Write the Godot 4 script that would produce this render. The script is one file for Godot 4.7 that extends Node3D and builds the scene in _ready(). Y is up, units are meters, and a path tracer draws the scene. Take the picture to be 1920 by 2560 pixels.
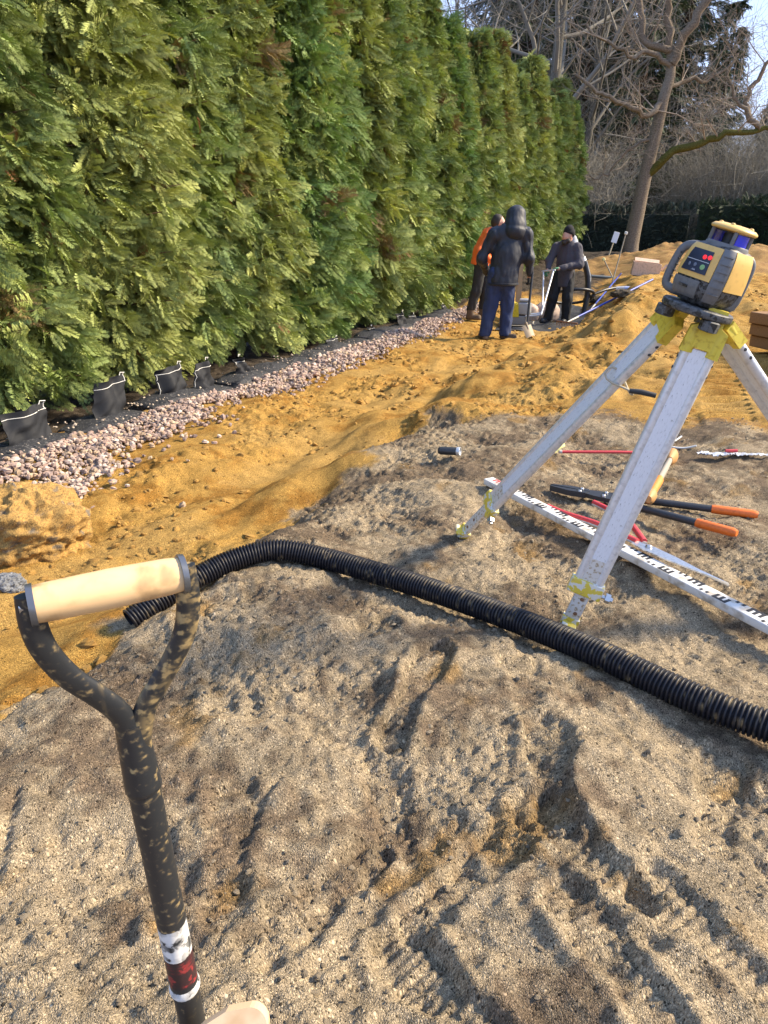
extends Node3D
# An excavated, sanded trench beside a tall conifer hedge: tools and a levelling tripod in front, three workers behind.

var used := {}
var M := {}
var rng := RandomNumberGenerator.new()
var nzA := FastNoiseLite.new()   # broad, 1 m
var nzB := FastNoiseLite.new()   # cells, clumps
var nzC := FastNoiseLite.new()   # fine
var nzP := FastNoiseLite.new()   # patches
var nzR := FastNoiseLite.new()   # ridged, cracks
var hgrid_x := PackedFloat32Array()

# ---------------------------------------------------------------- mesh builder
class MB:
	var v := PackedVector3Array()
	var c := PackedColorArray()
	var uv := PackedVector2Array()
	var i := PackedInt32Array()
	var col := Color(1, 1, 1)
	func p(a: Vector3) -> int:
		v.append(a); c.append(col); return v.size() - 1
	func tri(a: int, b: int, d: int) -> void:      # counter-clockwise seen from outside
		i.append(a); i.append(d); i.append(b)
	func quad(a: int, b: int, d: int, e: int) -> void:
		tri(a, b, d); tri(a, d, e)
	func box(xf: Transform3D, s: Vector3, bev := 0.0) -> void:
		var h := s * 0.5
		bev = minf(bev, minf(h.x, minf(h.y, h.z)) * 0.9)
		var ids := {}
		for ax in 3:
			for sg: float in [-1.0, 1.0]:
				var q := []
				for cn in [[-1.0, -1.0], [1.0, -1.0], [1.0, 1.0], [-1.0, 1.0]]:
					var w := Vector3.ZERO
					var b1 := (ax + 1) % 3
					var b2 := (ax + 2) % 3
					w[ax] = sg * h[ax]
					w[b1] = cn[0] * (h[b1] - bev)
					w[b2] = cn[1] * (h[b2] - bev)
					var id := p(xf * w)
					q.append(id)
					var key := Vector3i(0, 0, 0)
					key[ax] = int(sg); key[b1] = int(cn[0]); key[b2] = int(cn[1])
					ids[[ax, key]] = id
				if sg > 0: quad(q[0], q[1], q[2], q[3])
				else: quad(q[3], q[2], q[1], q[0])
		if bev <= 0.0: return
		for ax in 3:                                   # edges that run along ax
			var b1 := (ax + 1) % 3
			var b2 := (ax + 2) % 3
			for s1: int in [-1, 1]:
				for s2: int in [-1, 1]:
					var k0 := Vector3i.ZERO
					var k1 := Vector3i.ZERO
					k0[ax] = -1; k1[ax] = 1
					k0[b1] = s1; k1[b1] = s1; k0[b2] = s2; k1[b2] = s2
					var q := [ids[[b1, k0]], ids[[b2, k0]], ids[[b2, k1]], ids[[b1, k1]]]
					if s1 * s2 > 0: quad(q[0], q[1], q[2], q[3])
					else: quad(q[3], q[2], q[1], q[0])
		for sx in [-1, 1]:
			for sy in [-1, 1]:
				for sz in [-1, 1]:
					var k := Vector3i(sx, sy, sz)
					if sx * sy * sz > 0: tri(ids[[0, k]], ids[[1, k]], ids[[2, k]])
					else: tri(ids[[2, k]], ids[[1, k]], ids[[0, k]])
	func rings(rs: Array, cap0 := true, cap1 := true) -> void:     # each ring: PackedVector3Array, counter-clockwise seen from the far end
		var m: int = rs[0].size()
		var base := v.size()
		for r in rs:
			for q in r: p(q)
		for k in rs.size() - 1:
			for j in m:
				var j2 := (j + 1) % m
				quad(base + k * m + j, base + k * m + j2, base + (k + 1) * m + j2, base + (k + 1) * m + j)
		for e in 2:
			if (e == 0 and not cap0) or (e == 1 and not cap1): continue
			var r: PackedVector3Array = rs[0] if e == 0 else rs[rs.size() - 1]
			var mid := Vector3.ZERO
			for q in r: mid += q
			var ci := p(mid / m)
			var st := v.size()
			for q in r: p(q)
			for j in m:
				var j2 := (j + 1) % m
				if e == 0: tri(ci, st + j2, st + j)
				else: tri(ci, st + j, st + j2)
	func tube(pts: Array, rad, sides := 8, caps := true, squash := 1.0, up0 := Vector3.ZERO) -> void:
		var rs := []
		var n := pts.size()
		var side := Vector3.ZERO
		for k in n:
			var t: Vector3 = (pts[mini(k + 1, n - 1)] - pts[maxi(k - 1, 0)]).normalized()
			if k == 0:
				var ref := up0 if up0 != Vector3.ZERO else (Vector3.UP if absf(t.y) < 0.9 else Vector3.RIGHT)
				side = ref.cross(t).normalized()
			else:
				side = (side - t * side.dot(t)).normalized()
			var up := t.cross(side)
			var r: float = rad[k] if rad is Array or rad is PackedFloat32Array else rad
			var ring := PackedVector3Array()
			for j in sides:
				var a := TAU * j / sides
				ring.append(pts[k] + side * cos(a) * r + up * sin(a) * r * squash)
			rs.append(ring)
		rings(rs, caps, caps)
	func lathe(xf: Transform3D, prof: Array, sides := 16, caps := true) -> void:   # prof: Vector2(radius, y), from low to high
		var rs := []
		for q in prof:
			var ring := PackedVector3Array()
			for j in sides:
				var a := -TAU * j / sides
				ring.append(xf * Vector3(cos(a) * q.x, q.y, sin(a) * q.x))
			rs.append(ring)
		rings(rs, caps, caps)
	func prism(xf: Transform3D, poly: PackedVector2Array, depth: float) -> void:     # polygon in xy, thick along z
		if Geometry2D.is_polygon_clockwise(poly): poly.reverse()
		var t := Geometry2D.triangulate_polygon(poly)
		for e in 2:
			var z := depth * (0.5 if e == 0 else -0.5)
			var st := v.size()
			for q in poly: p(xf * Vector3(q.x, q.y, z))
			for k in range(0, t.size(), 3):
				var a := poly[t[k]]; var b := poly[t[k + 1]]; var d := poly[t[k + 2]]
				var ccw := (b - a).cross(d - a) > 0
				if ccw == (e == 0): tri(st + t[k], st + t[k + 1], st + t[k + 2])
				else: tri(st + t[k], st + t[k + 2], st + t[k + 1])
		var m := poly.size()
		for j in m:
			var a := poly[j]; var b := poly[(j + 1) % m]
			var q0 := p(xf * Vector3(a.x, a.y, -depth * 0.5)); var q1 := p(xf * Vector3(b.x, b.y, -depth * 0.5))
			var q2 := p(xf * Vector3(b.x, b.y, depth * 0.5)); var q3 := p(xf * Vector3(a.x, a.y, depth * 0.5))
			quad(q0, q1, q2, q3)
	func sheet(nu: int, nv: int, fn: Callable, thick: float) -> void:   # thick grid surface from fn(u, v)
		var g := []
		for a in nu + 1:
			for b in nv + 1: g.append(fn.call(float(a) / nu, float(b) / nv))
		var w := nv + 1
		var f0 := v.size()
		var nn := []
		for a in nu + 1:
			for b in nv + 1:
				var du: Vector3 = g[mini(a + 1, nu) * w + b] - g[maxi(a - 1, 0) * w + b]
				var dv: Vector3 = g[a * w + mini(b + 1, nv)] - g[a * w + maxi(b - 1, 0)]
				nn.append(du.cross(dv).normalized())
		for k in g.size(): p(g[k] + nn[k] * thick * 0.5)
		var f1 := v.size()
		for k in g.size(): p(g[k] - nn[k] * thick * 0.5)
		for a in nu:
			for b in nv:
				var k := a * w + b
				quad(f0 + k, f0 + k + w, f0 + k + w + 1, f0 + k + 1)
				quad(f1 + k + 1, f1 + k + w + 1, f1 + k + w, f1 + k)
		var rim := []
		for a in nu: rim.append(a * w)
		for b in nv: rim.append(nu * w + b)
		for a in range(nu, 0, -1): rim.append(a * w + nv)
		for b in range(nv, 0, -1): rim.append(b)
		var m := rim.size()
		for j in m:
			var a: int = rim[j]; var b: int = rim[(j + 1) % m]
			quad(p(v[f1 + a]), p(v[f1 + b]), p(v[f0 + b]), p(v[f0 + a]))
	func mesh(flat := false) -> ArrayMesh:
		var arr := []
		arr.resize(Mesh.ARRAY_MAX)
		var n := PackedVector3Array()
		if flat:
			var v2 := PackedVector3Array(); var c2 := PackedColorArray(); var i2 := PackedInt32Array()
			for k in range(0, i.size(), 3):
				var fn := (v[i[k + 2]] - v[i[k]]).cross(v[i[k + 1]] - v[i[k]]).normalized()
				for j in 3:
					v2.append(v[i[k + j]]); c2.append(c[i[k + j]]); n.append(fn); i2.append(k + j)
			arr[Mesh.ARRAY_VERTEX] = v2; arr[Mesh.ARRAY_COLOR] = c2; arr[Mesh.ARRAY_INDEX] = i2
		else:
			n.resize(v.size())
			for k in range(0, i.size(), 3):
				var fn := (v[i[k + 2]] - v[i[k]]).cross(v[i[k + 1]] - v[i[k]])
				n[i[k]] += fn; n[i[k + 1]] += fn; n[i[k + 2]] += fn
			for k in n.size(): n[k] = n[k].normalized() if n[k].length_squared() > 1e-20 else Vector3.UP
			arr[Mesh.ARRAY_VERTEX] = v; arr[Mesh.ARRAY_COLOR] = c; arr[Mesh.ARRAY_INDEX] = i
			if uv.size() == v.size(): arr[Mesh.ARRAY_TEX_UV] = uv
		arr[Mesh.ARRAY_NORMAL] = n
		var m := ArrayMesh.new()
		m.add_surface_from_arrays(Mesh.PRIMITIVE_TRIANGLES, arr)
		return m

# ---------------------------------------------------------------- scene helpers
func numbered(called: String) -> String:
	var k: int = used.get(called, 0)
	used[called] = k + 1
	return called if k == 0 else "%s_%03d" % [called, k]
func thing(called: String, label: String, category: String, at := Transform3D(), group := "") -> Node3D:
	var o := Node3D.new()
	o.name = numbered(called)
	add_child(o)
	o.transform = at
	return tag(o, label, category, group)
func tag(o: Node3D, label: String, category: String, group := "") -> Node3D:
	o.set_meta("label", label); o.set_meta("category", category)
	if group != "": o.set_meta("group", group)
	return o
func obj(called: String, mesh: Mesh, mat: Material, parent: Node = null, xf := Transform3D()) -> MeshInstance3D:
	var o := MeshInstance3D.new()
	o.mesh = mesh
	o.material_override = mat
	o.transform = xf
	if parent == null:
		o.name = numbered(called)
		add_child(o)
	else:
		var k := 0
		var nm := called
		while parent.has_node(NodePath(nm)):
			k += 1
			nm = "%s_%03d" % [called, k]
		o.name = nm
		parent.add_child(o, true)
	return o
func struct(o: Node3D) -> Node3D:
	o.set_meta("kind", "structure"); return o
func mat(albedo: Color, rough := 0.8, metal := 0.0, tex: Texture2D = null, scale := 4.0) -> StandardMaterial3D:
	var m := StandardMaterial3D.new()
	m.albedo_color = albedo.linear_to_srgb()
	m.roughness = rough
	m.metallic = metal
	m.vertex_color_use_as_albedo = true
	if tex != null:
		m.albedo_texture = tex
		m.uv1_triplanar = true
		m.uv1_scale = Vector3.ONE * scale
	return m
func bump(m: StandardMaterial3D, tex: Texture2D, depth: float) -> StandardMaterial3D:
	m.heightmap_enabled = true
	m.heightmap_texture = tex
	m.heightmap_scale = depth
	return m
func noise_img(seed_: int, freq: float, size: int, kind := FastNoiseLite.TYPE_SIMPLEX_SMOOTH, oct := 4) -> Image:
	var f := FastNoiseLite.new()
	f.seed = seed_; f.noise_type = kind; f.frequency = freq; f.fractal_octaves = oct
	f.fractal_type = FastNoiseLite.FRACTAL_FBM if oct > 1 else FastNoiseLite.FRACTAL_NONE
	return f.get_seamless_image(size, size)
func ramp_tex(img: Image, stops: Array) -> ImageTexture:     # stops: [position, Color(linear)]
	var lut := PackedByteArray()
	for k in 256:
		var t := k / 255.0
		var a = stops[0]; var b = stops[stops.size() - 1]
		for s in stops.size() - 1:
			if t >= stops[s][0] and t <= stops[s + 1][0]:
				a = stops[s]; b = stops[s + 1]
		var w: float = clampf((t - a[0]) / maxf(1e-4, b[0] - a[0]), 0, 1)
		var cc: Color = (a[1] as Color).lerp(b[1], w).linear_to_srgb()
		lut.append(int(cc.r * 255)); lut.append(int(cc.g * 255)); lut.append(int(cc.b * 255))
	img.convert(Image.FORMAT_L8)
	var src := img.get_data()
	var out := PackedByteArray()
	out.resize(src.size() * 3)
	for k in src.size():
		var g := src[k] * 3
		out[k * 3] = lut[g]; out[k * 3 + 1] = lut[g + 1]; out[k * 3 + 2] = lut[g + 2]
	return ImageTexture.create_from_image(Image.create_from_data(img.get_width(), img.get_height(), false, Image.FORMAT_RGB8, out))
func g(x: float) -> Color: return Color(x, x, x)
func ss(a: float, b: float, x: float) -> float:
	var t := clampf((x - a) / (b - a), 0.0, 1.0)
	return t * t * (3.0 - 2.0 * t)
func V(x: float, y: float, z: float) -> Vector3: return Vector3(x, y, z)
func look(at: Vector3, yaxis: Vector3, zhint: Vector3) -> Transform3D:      # a frame whose y runs along yaxis and whose z leans to zhint
	var y := yaxis.normalized()
	var x := y.cross(zhint).normalized()
	return Transform3D(Basis(x, y, x.cross(y)), at)
func on(x: float, z: float, dy := 0.0) -> Vector3: return Vector3(x, hgt(x, z) + dy, z)
func catmull(pts: Array, per: int) -> Array:
	var out := []
	for k in pts.size() - 1:
		var a: Vector3 = pts[maxi(k - 1, 0)]; var b: Vector3 = pts[k]; var d: Vector3 = pts[k + 1]; var e: Vector3 = pts[mini(k + 2, pts.size() - 1)]
		for j in per: out.append(b.cubic_interpolate(d, a, e, float(j) / per))
	out.append(pts[pts.size() - 1])
	return out

# ---------------------------------------------------------------- the lie of the land: n metres right of the bag row, s metres along it
func tn(x: float, z: float) -> float: return (x + 2.5) * 0.931 + (z + 4.2) * 0.364
func ts(x: float, z: float) -> float: return (x + 2.5) * 0.364 - (z + 4.2) * 0.931
func at_ns(n: float, s: float) -> Vector2: return Vector2(-2.5 + 0.931 * n + 0.364 * s, -4.2 + 0.364 * n - 0.931 * s)
func soil_mask(x: float, z: float, n: float) -> float:
	return ss(2.12, 2.5, n - 0.16 * ss(1.3, 2.2, -ts(x, z)) + 0.22 * nzA.get_noise_2d(x * 1.7, z * 1.7) + 0.10 * nzC.get_noise_2d(x * 0.35, z * 0.35)) * ss(-4.8, -4.3, z + 0.35 * nzA.get_noise_2d(x * 1.3 + 40, z * 1.3) - 0.1 * (x - 1.0))
# sole prints: heel x z, toe x z, depth
var prints := [
	[0.375, -1.40, 0.38, -1.70, 0.016], [0.36, -1.08, 0.40, -1.36, 0.03], [0.66, -1.02, 0.81, -1.29, 0.024], [0.46, -0.90, 0.33, -1.14, 0.036],
	[0.02, -1.35, 0.15, -1.68, 0.042], [0.06, -0.88, 0.27, -1.07, 0.034], [0.42, -0.66, 0.34, -0.90, 0.035], [-0.02, -1.04, -0.21, -0.82, 0.028],
	[-0.26, -1.68, 0.0, -1.86, 0.03], [-0.29, -0.88, -0.33, -1.17, 0.022], [0.17, -0.64, 0.02, -0.83, 0.035], [0.62, -0.70, 0.5, -0.92, 0.032],
	[0.03, -1.05, 0.0, -1.3, 0.02], [0.86, -0.9, 0.95, -1.2, 0.03], [-0.12, -2.05, 0.14, -1.98, 0.02], [0.62, -2.25, 0.86, -2.12, 0.016], [0.2, -2.62, 0.02, -2.85, 0.02], [1.1, -2.2, 1.3, -2.0, 0.016], [-0.42, -1.45, -0.5, -1.75, 0.022]]
# shovel slices and scraped grooves: from x z, to x z, width, depth
var grooves := [[0.5, -1.55, 0.74, -1.0, 0.018, 0.03], [0.74, -1.0, 0.8, -0.85, 0.02, 0.035], [0.27, -1.35, 0.22, -1.05, 0.012, 0.012], [-0.78, -1.55, -0.52, -1.85, 0.02, 0.05], [-0.80, -1.15, -0.74, -0.95, 0.016, 0.05], [0.1, -0.95, 0.16, -0.72, 0.012, 0.018], [0.45, -0.82, 0.5, -0.66, 0.03, 0.03]]

func hgt(x: float, z: float) -> float:
	var n := tn(x, z)
	var s := ts(x, z)
	var far := -z > 9.0
	var a := nzA.get_noise_2d(x, z)
	var nn := n + 0.16 * a
	var wide := ss(3.0, 7.0, s)
	var bank := ss(lerpf(1.8, 2.35, wide), lerpf(2.65, 3.5, wide), nn)
	var y := bank * lerpf(0.25, 0.52, ss(5.0, 10.0, s)) * (1.0 - ss(11.0, 22.0, s))
	y += 0.9 * ss(11.0, 25.0, s)
	y += 0.02 * (1.0 - ss(0.1, 1.1, n))
	y -= 0.16 * ss(7.8, 9.6, s) * (1.0 - ss(13.0, 15.5, s)) * ss(0.8, 1.3, n) * (1.0 - ss(2.1, 2.7, n))
	y += 0.05 * a
	if s > 30.0:
		return y + 0.25 * nzA.get_noise_2d(x * 0.12, z * 0.12)
	var soil := soil_mask(x, z, n) if s < 3.0 else 0.0
	if soil < 1.0:
		# sand: raked-up ridges along the trench, chopped clumps, smooth trodden patches
		var pat := nzP.get_noise_2d(x, z)
		var chop := 1.0 - ss(-0.10, 0.14, pat)
		chop = lerpf(chop, 1.0, 0.12) * (1.0 - 0.75 * exp(-pow((n - 1.75) / 0.4, 2.0)))
		var sand := 0.055 * nzA.get_noise_2d(n * 2.6 + 9.0, s * 0.7) * ss(1.0, 1.6, n)
		sand += chop * (0.024 * nzB.get_noise_2d(x, z) + 0.026 * nzA.get_noise_2d(x * 5.0, z * 5.0))
		if not far: sand += (0.3 + chop) * 0.010 * nzB.get_noise_2d(x * 3.1 + 7.0, z * 3.1)
		sand += 0.12 * exp(-(pow((n - 1.15) / 0.28, 2.0) + pow((s - 0.25) / 0.5, 2.0)))
		sand += 0.08 * exp(-(pow((n - 0.85) / 0.35, 2.0) + pow((s - 1.6) / 0.45, 2.0)))
		# spoil ridge between the trench and the tracked strip
		sand += (0.07 + 0.1 * a) * exp(-pow((n - 3.25 - 0.25 * a) / 0.4, 2.0)) * ss(2.2, 3.2, s) * (1.0 - ss(7.5, 10.0, s))
		# crawler track: cross bars along x
		var tx := x - (2.50 + 0.40 * (-z - 4.3))
		var trk := (1.0 - ss(0.36, 0.44, absf(tx))) * ss(-9.6, -9.0, z) * (1.0 - ss(-4.6, -4.2, z))
		if trk > 0.0:
			var bar := fposmod((z + 0.06 * x + 0.015 * a) / 0.15, 1.0)
			var hb := ss(0.0, 0.25, bar) - ss(0.5, 0.75, bar)
			if absf(tx + 0.04) < 0.045: hb = 0.95
			sand = lerpf(sand * 0.6, -0.055 + 0.055 * hb + 0.008 * nzB.get_noise_2d(x * 2.0, z * 2.0), trk)
		y += sand * (1.0 - soil)
	if soil > 0.0:
		var e := 0.022 * nzA.get_noise_2d(x * 1.9 + 3.0, z * 1.9) + 0.010 * nzA.get_noise_2d(x * 5.3, z * 5.3)
		var rough := ss(-0.15, 0.25, nzP.get_noise_2d(x * 1.6 + 20.0, z * 1.6))
		e += rough * (0.014 * nzB.get_noise_2d(x * 1.5, z * 1.5) + 0.016 * nzB.get_noise_2d(x * 4.0, z * 4.0))
		var wx := x + 0.05 * nzA.get_noise_2d(x * 5.0, z * 5.0 + 17.0)
		var wz := z + 0.05 * nzA.get_noise_2d(x * 5.0 + 23.0, z * 5.0)
		e += (0.006 + 0.012 * ss(-0.2, 0.3, nzP.get_noise_2d(x * 2.4 + 3.0, z * 2.4))) * nzB.get_noise_2d(wx * 1.7 + 2.0, wz * 1.7)
		e += 0.010 * nzB.get_noise_2d(wx * 3.2 + 4.0, wz * 3.2) + 0.0045 * nzB.get_noise_2d(x * 6.5, z * 6.5) + 0.004 * nzC.get_noise_2d(x * 1.6, z * 1.6)
		if z > -3.1:
			var q := Vector2(x, z)
			for f in prints:
				var hx: float = f[0]; var hz: float = f[1]
				if absf(x - hx) > 0.6 or absf(z - hz) > 0.6: continue
				var h0 := Vector2(hx, hz)
				var ax := Vector2(f[2], f[3]) - h0
				var L := ax.length()
				ax /= L
				var d := q - h0
				var u := d.dot(ax) / L
				var w := absf(d.x * ax.y - d.y * ax.x) + 0.006 * nzC.get_noise_2d(x * 0.8, z * 0.8)
				var half := 0.040 + 0.014 * ss(0.45, 0.75, u) - 0.008 * exp(-pow((u - 0.38) / 0.16, 2.0))
				var over := maxf(0.0, maxf(-u, u - 1.0)) * L
				var r := sqrt(w * w + over * over * 1.6) - half
				var dep: float = f[4]
				e -= dep * 0.62 * (1.0 - ss(-0.009, 0.004, r))
				e += dep * 0.26 * exp(-pow((r - 0.018) / 0.014, 2.0))
				if r < -0.008: e += 0.007 * (1.0 if fposmod(u * L / 0.022, 1.0) > 0.45 else 0.0)
			for f in grooves:
				var p0 := Vector2(f[0], f[1]); var p1 := Vector2(f[2], f[3])
				var cp := Geometry2D.get_closest_point_to_segment(q, p0, p1)
				var r2 := (q - cp).length() + 0.008 * nzC.get_noise_2d(x * 0.9, z * 0.9)
				if r2 < 0.09:
					e -= f[5] * 0.28 * (1.0 - ss(f[4] * 0.3, f[4], r2))
					e += f[5] * 0.12 * exp(-pow((r2 - f[4] * 1.9) / 0.014, 2.0))
		# crack lines where the bank has slumped
		if n < 3.0:
			var ck := absf(nzR.get_noise_2d(x, z))
			e -= 0.028 * (1.0 - ss(0.0, 0.03, ck)) * (1.0 - ss(2.5, 3.0, n))
		y += e * soil
	return y

func axis_steps(segs: Array) -> PackedFloat32Array:       # [[from, to, step0, step1], ...]
	var out := PackedFloat32Array()
	for q in segs:
		var x: float = q[0]
		while x < q[1] - 1e-6:
			out.append(x)
			x += lerpf(q[2], q[3], clampf((x - q[0]) / (q[1] - q[0]), 0, 1))
	out.append(segs[segs.size() - 1][1])
	return out

func build_ground() -> void:
	var xs := axis_steps([[-400.0, -60.0, 60.0, 20.0], [-60.0, -8.0, 8.0, 0.25], [-8.0, -3.0, 0.2, 0.03], [-3.0, -1.3, 0.03, 0.011], [-1.3, 1.35, 0.0095, 0.0095], [1.35, 3.6, 0.012, 0.03], [3.6, 12.0, 0.03, 0.12], [12.0, 70.0, 0.2, 12.0], [70.0, 400.0, 20.0, 60.0]])
	var zs := axis_steps([[-500.0, -70.0, 80.0, 10.0], [-70.0, -26.0, 8.0, 0.25], [-26.0, -14.0, 0.2, 0.07], [-14.0, -6.0, 0.07, 0.026], [-6.0, -3.0, 0.024, 0.012], [-3.0, -0.45, 0.0105, 0.0095], [-0.45, 3.0, 0.02, 0.5], [3.0, 300.0, 3.0, 60.0]])
	var nx := xs.size()
	var nz := zs.size()
	print("ground ", nx, " x ", nz)
	var v := PackedVector3Array(); v.resize(nx * nz)
	var c := PackedColorArray(); c.resize(nx * nz)
	var nm := PackedVector3Array(); nm.resize(nx * nz)
	var uv := PackedVector2Array(); uv.resize(nx * nz)
	var uv2 := PackedVector2Array(); uv2.resize(nx * nz)
	var sand_a := Color(0.75, 0.44, 0.115)
	var sand_b := Color(0.56, 0.285, 0.062)
	var sand_c := Color(0.80, 0.50, 0.16)
	var soil_a := Color(0.60, 0.475, 0.31)
	var soil_b := Color(0.31, 0.23, 0.15)
	var soil_o := Color(0.45, 0.28, 0.11)
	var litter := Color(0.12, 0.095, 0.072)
	for j in nz:
		var z := zs[j]
		for i in nx:
			var x := xs[i]
			var k := j * nx + i
			var n := tn(x, z)
			var s := ts(x, z)
			v[k] = Vector3(x, hgt(x, z), z)
			uv[k] = Vector2(x, z) / 0.44
			uv2[k] = Vector2(x * 0.94 + z * 0.34, z * 0.94 - x * 0.34) / 1.9
			var col: Color
			var p := nzP.get_noise_2d(x * 0.8, z * 0.8)
			var q := nzA.get_noise_2d(x * 3.3 + 11.0, z * 3.3)
			var fine := nzC.get_noise_2d(x, z)
			col = sand_a.lerp(sand_b, ss(-0.05, 0.45, q * 0.7 + fine * 0.45 - p * 0.5))
			col = col.lerp(sand_c, ss(0.08, 0.32, p + 0.2 * fine) * 0.75)
			if s < 4.0:
				var soil := soil_mask(x, z, n)
				if soil > 0.0:
					var sc := soil_a.lerp(soil_b, ss(-0.12, 0.42, nzA.get_noise_2d(x * 2.2 + 50.0, z * 2.2) * 0.8 + fine * 0.55 + 0.16 * ss(1.6, 3.4, -z)))
					sc = sc.lerp(soil_o, 0.75 * ss(0.36, 0.6, nzP.get_noise_2d(x * 2.5 + 31.0, z * 2.5) + 0.15 * fine))
					col = col.lerp(sc, ss(0.25, 0.75, soil + 0.3 * fine))
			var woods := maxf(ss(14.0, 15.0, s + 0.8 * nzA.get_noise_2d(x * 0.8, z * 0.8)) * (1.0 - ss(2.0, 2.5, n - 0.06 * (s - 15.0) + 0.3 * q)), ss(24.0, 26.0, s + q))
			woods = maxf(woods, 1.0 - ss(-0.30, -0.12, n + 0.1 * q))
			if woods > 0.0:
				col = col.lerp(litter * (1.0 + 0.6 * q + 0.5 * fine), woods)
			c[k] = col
	for j in nz:
		for i in nx:
			var k := j * nx + i
			var il := maxi(i - 1, 0); var ir := mini(i + 1, nx - 1)
			var jl := maxi(j - 1, 0); var jr := mini(j + 1, nz - 1)
			var dx := (v[j * nx + ir].y - v[j * nx + il].y) / (xs[ir] - xs[il])
			var dz := (v[jr * nx + i].y - v[jl * nx + i].y) / (zs[jr] - zs[jl])
			nm[k] = Vector3(-dx, 1.0, -dz).normalized()
	var idx := PackedInt32Array()
	idx.resize((nx - 1) * (nz - 1) * 6)
	var o := 0
	for j in nz - 1:
		for i in nx - 1:
			var a := j * nx + i
			idx[o] = a; idx[o + 1] = a + 1; idx[o + 2] = a + nx
			idx[o + 3] = a + 1; idx[o + 4] = a + nx + 1; idx[o + 5] = a + nx
			o += 6
	var arr := []
	arr.resize(Mesh.ARRAY_MAX)
	arr[Mesh.ARRAY_VERTEX] = v; arr[Mesh.ARRAY_NORMAL] = nm; arr[Mesh.ARRAY_COLOR] = c; arr[Mesh.ARRAY_TEX_UV] = uv; arr[Mesh.ARRAY_TEX_UV2] = uv2; arr[Mesh.ARRAY_INDEX] = idx
	var m := ArrayMesh.new()
	m.add_surface_from_arrays(Mesh.PRIMITIVE_TRIANGLES, arr)
	struct(obj("ground", m, M.ground))

func make_materials() -> void:
	# grains: dark specks, pale quartz, mid tone; one 1024 tile covers 0.62 m
	var S := 1024
	var gr := RandomNumberGenerator.new()
	gr.seed = 99
	var alb := PackedByteArray(); alb.resize(S * S); alb.fill(165)
	var hm := PackedByteArray(); hm.resize(S * S); hm.fill(70)
	for pass_ in 3:
		for k in [60000, 13000, 500][pass_]:
			var rad := gr.randf_range(1.2, 2.6) if pass_ == 0 else (gr.randf_range(2.0, 4.2) if pass_ == 1 else gr.randf_range(4.0, 8.0))
			var tone := 214.0 + gr.randfn(0.0, 24.0)
			var w := gr.randf()
			if w < 0.16: tone = gr.randf_range(75.0, 145.0)
			elif w > 0.93: tone = gr.randf_range(236.0, 255.0)
			var lift := gr.randf_range(70.0, 150.0) + (30.0 if pass_ > 0 else 0.0)
			var cx := gr.randi() % S; var cy := gr.randi() % S
			var ri := int(ceil(rad))
			var ell := gr.randf_range(0.7, 1.3)
			for dy in range(-ri, ri + 1):
				for dx in range(-ri, ri + 1):
					var d2 := (dx * dx * ell + dy * dy / ell) / (rad * rad)
					if d2 > 1.0: continue
					var id := ((cy + dy) & 1023) * S + ((cx + dx) & 1023)
					alb[id] = clampi(int(tone * (1.0 - 0.12 * d2)), 0, 255)
					hm[id] = clampi(int(60.0 + lift * sqrt(1.0 - d2)), 0, 255)
	var t_grain := ImageTexture.create_from_image(Image.create_from_data(1024, 1024, false, Image.FORMAT_L8, alb))
	var t_grain_h := ImageTexture.create_from_image(Image.create_from_data(1024, 1024, false, Image.FORMAT_L8, hm))
	var t_blot := ramp_tex(noise_img(5, 0.02, 512, FastNoiseLite.TYPE_SIMPLEX_SMOOTH, 5), [[0.0, g(0.62)], [0.35, g(0.86)], [0.6, g(1.0)], [1.0, g(1.0)]])
	var gm := StandardMaterial3D.new()
	gm.vertex_color_use_as_albedo = true
	gm.albedo_texture = t_grain
	gm.roughness = 0.95
	gm.metallic_specular = 0.25
	gm.heightmap_enabled = true
	gm.heightmap_texture = t_grain_h
	gm.heightmap_scale = 0.38
	gm.detail_enabled = true
	gm.detail_blend_mode = BaseMaterial3D.BLEND_MODE_MUL
	gm.detail_uv_layer = BaseMaterial3D.DETAIL_UV_2
	gm.detail_albedo = t_blot
	M.ground = gm
	var t_soft := ramp_tex(noise_img(7, 0.03, 256), [[0.0, g(0.6)], [0.4, g(0.9)], [1.0, g(1.0)]])
	var t_fine := ramp_tex(noise_img(8, 0.11, 256), [[0.0, g(0.62)], [0.5, g(0.9)], [1.0, g(1.0)]])
	M.t_soft = t_soft; M.t_fine = t_fine; M.t_grain = t_grain; M.t_grain_h = t_grain_h
	var leaf := mat(Color(1, 1, 1), 0.55)
	leaf.metallic_specular = 0.35
	leaf.backlight = Color(0.5, 0.55, 0.25)
	M.leaf = leaf
	var bark := mat(Color(1, 1, 1), 0.95, 0.0, ramp_tex(noise_img(9, 0.05, 256, FastNoiseLite.TYPE_SIMPLEX_SMOOTH, 4), [[0.0, g(0.35)], [0.45, g(0.75)], [0.7, g(1.0)], [1.0, g(1.0)]]), 1.3)
	bark.metallic_specular = 0.2
	bump(bark, ImageTexture.create_from_image(noise_img(10, 0.09, 256)), 1.5)
	M.bark = bark
	M.twig = mat(Color(1, 1, 1), 0.95)
	M.stone = mat(Color(1, 1, 1), 0.9, 0.0, t_fine, 6.0)
	M.clod = mat(Color(1, 1, 1), 0.95, 0.0, t_grain, 1.6)
	bump(M.clod, t_grain_h, 0.28)

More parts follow.
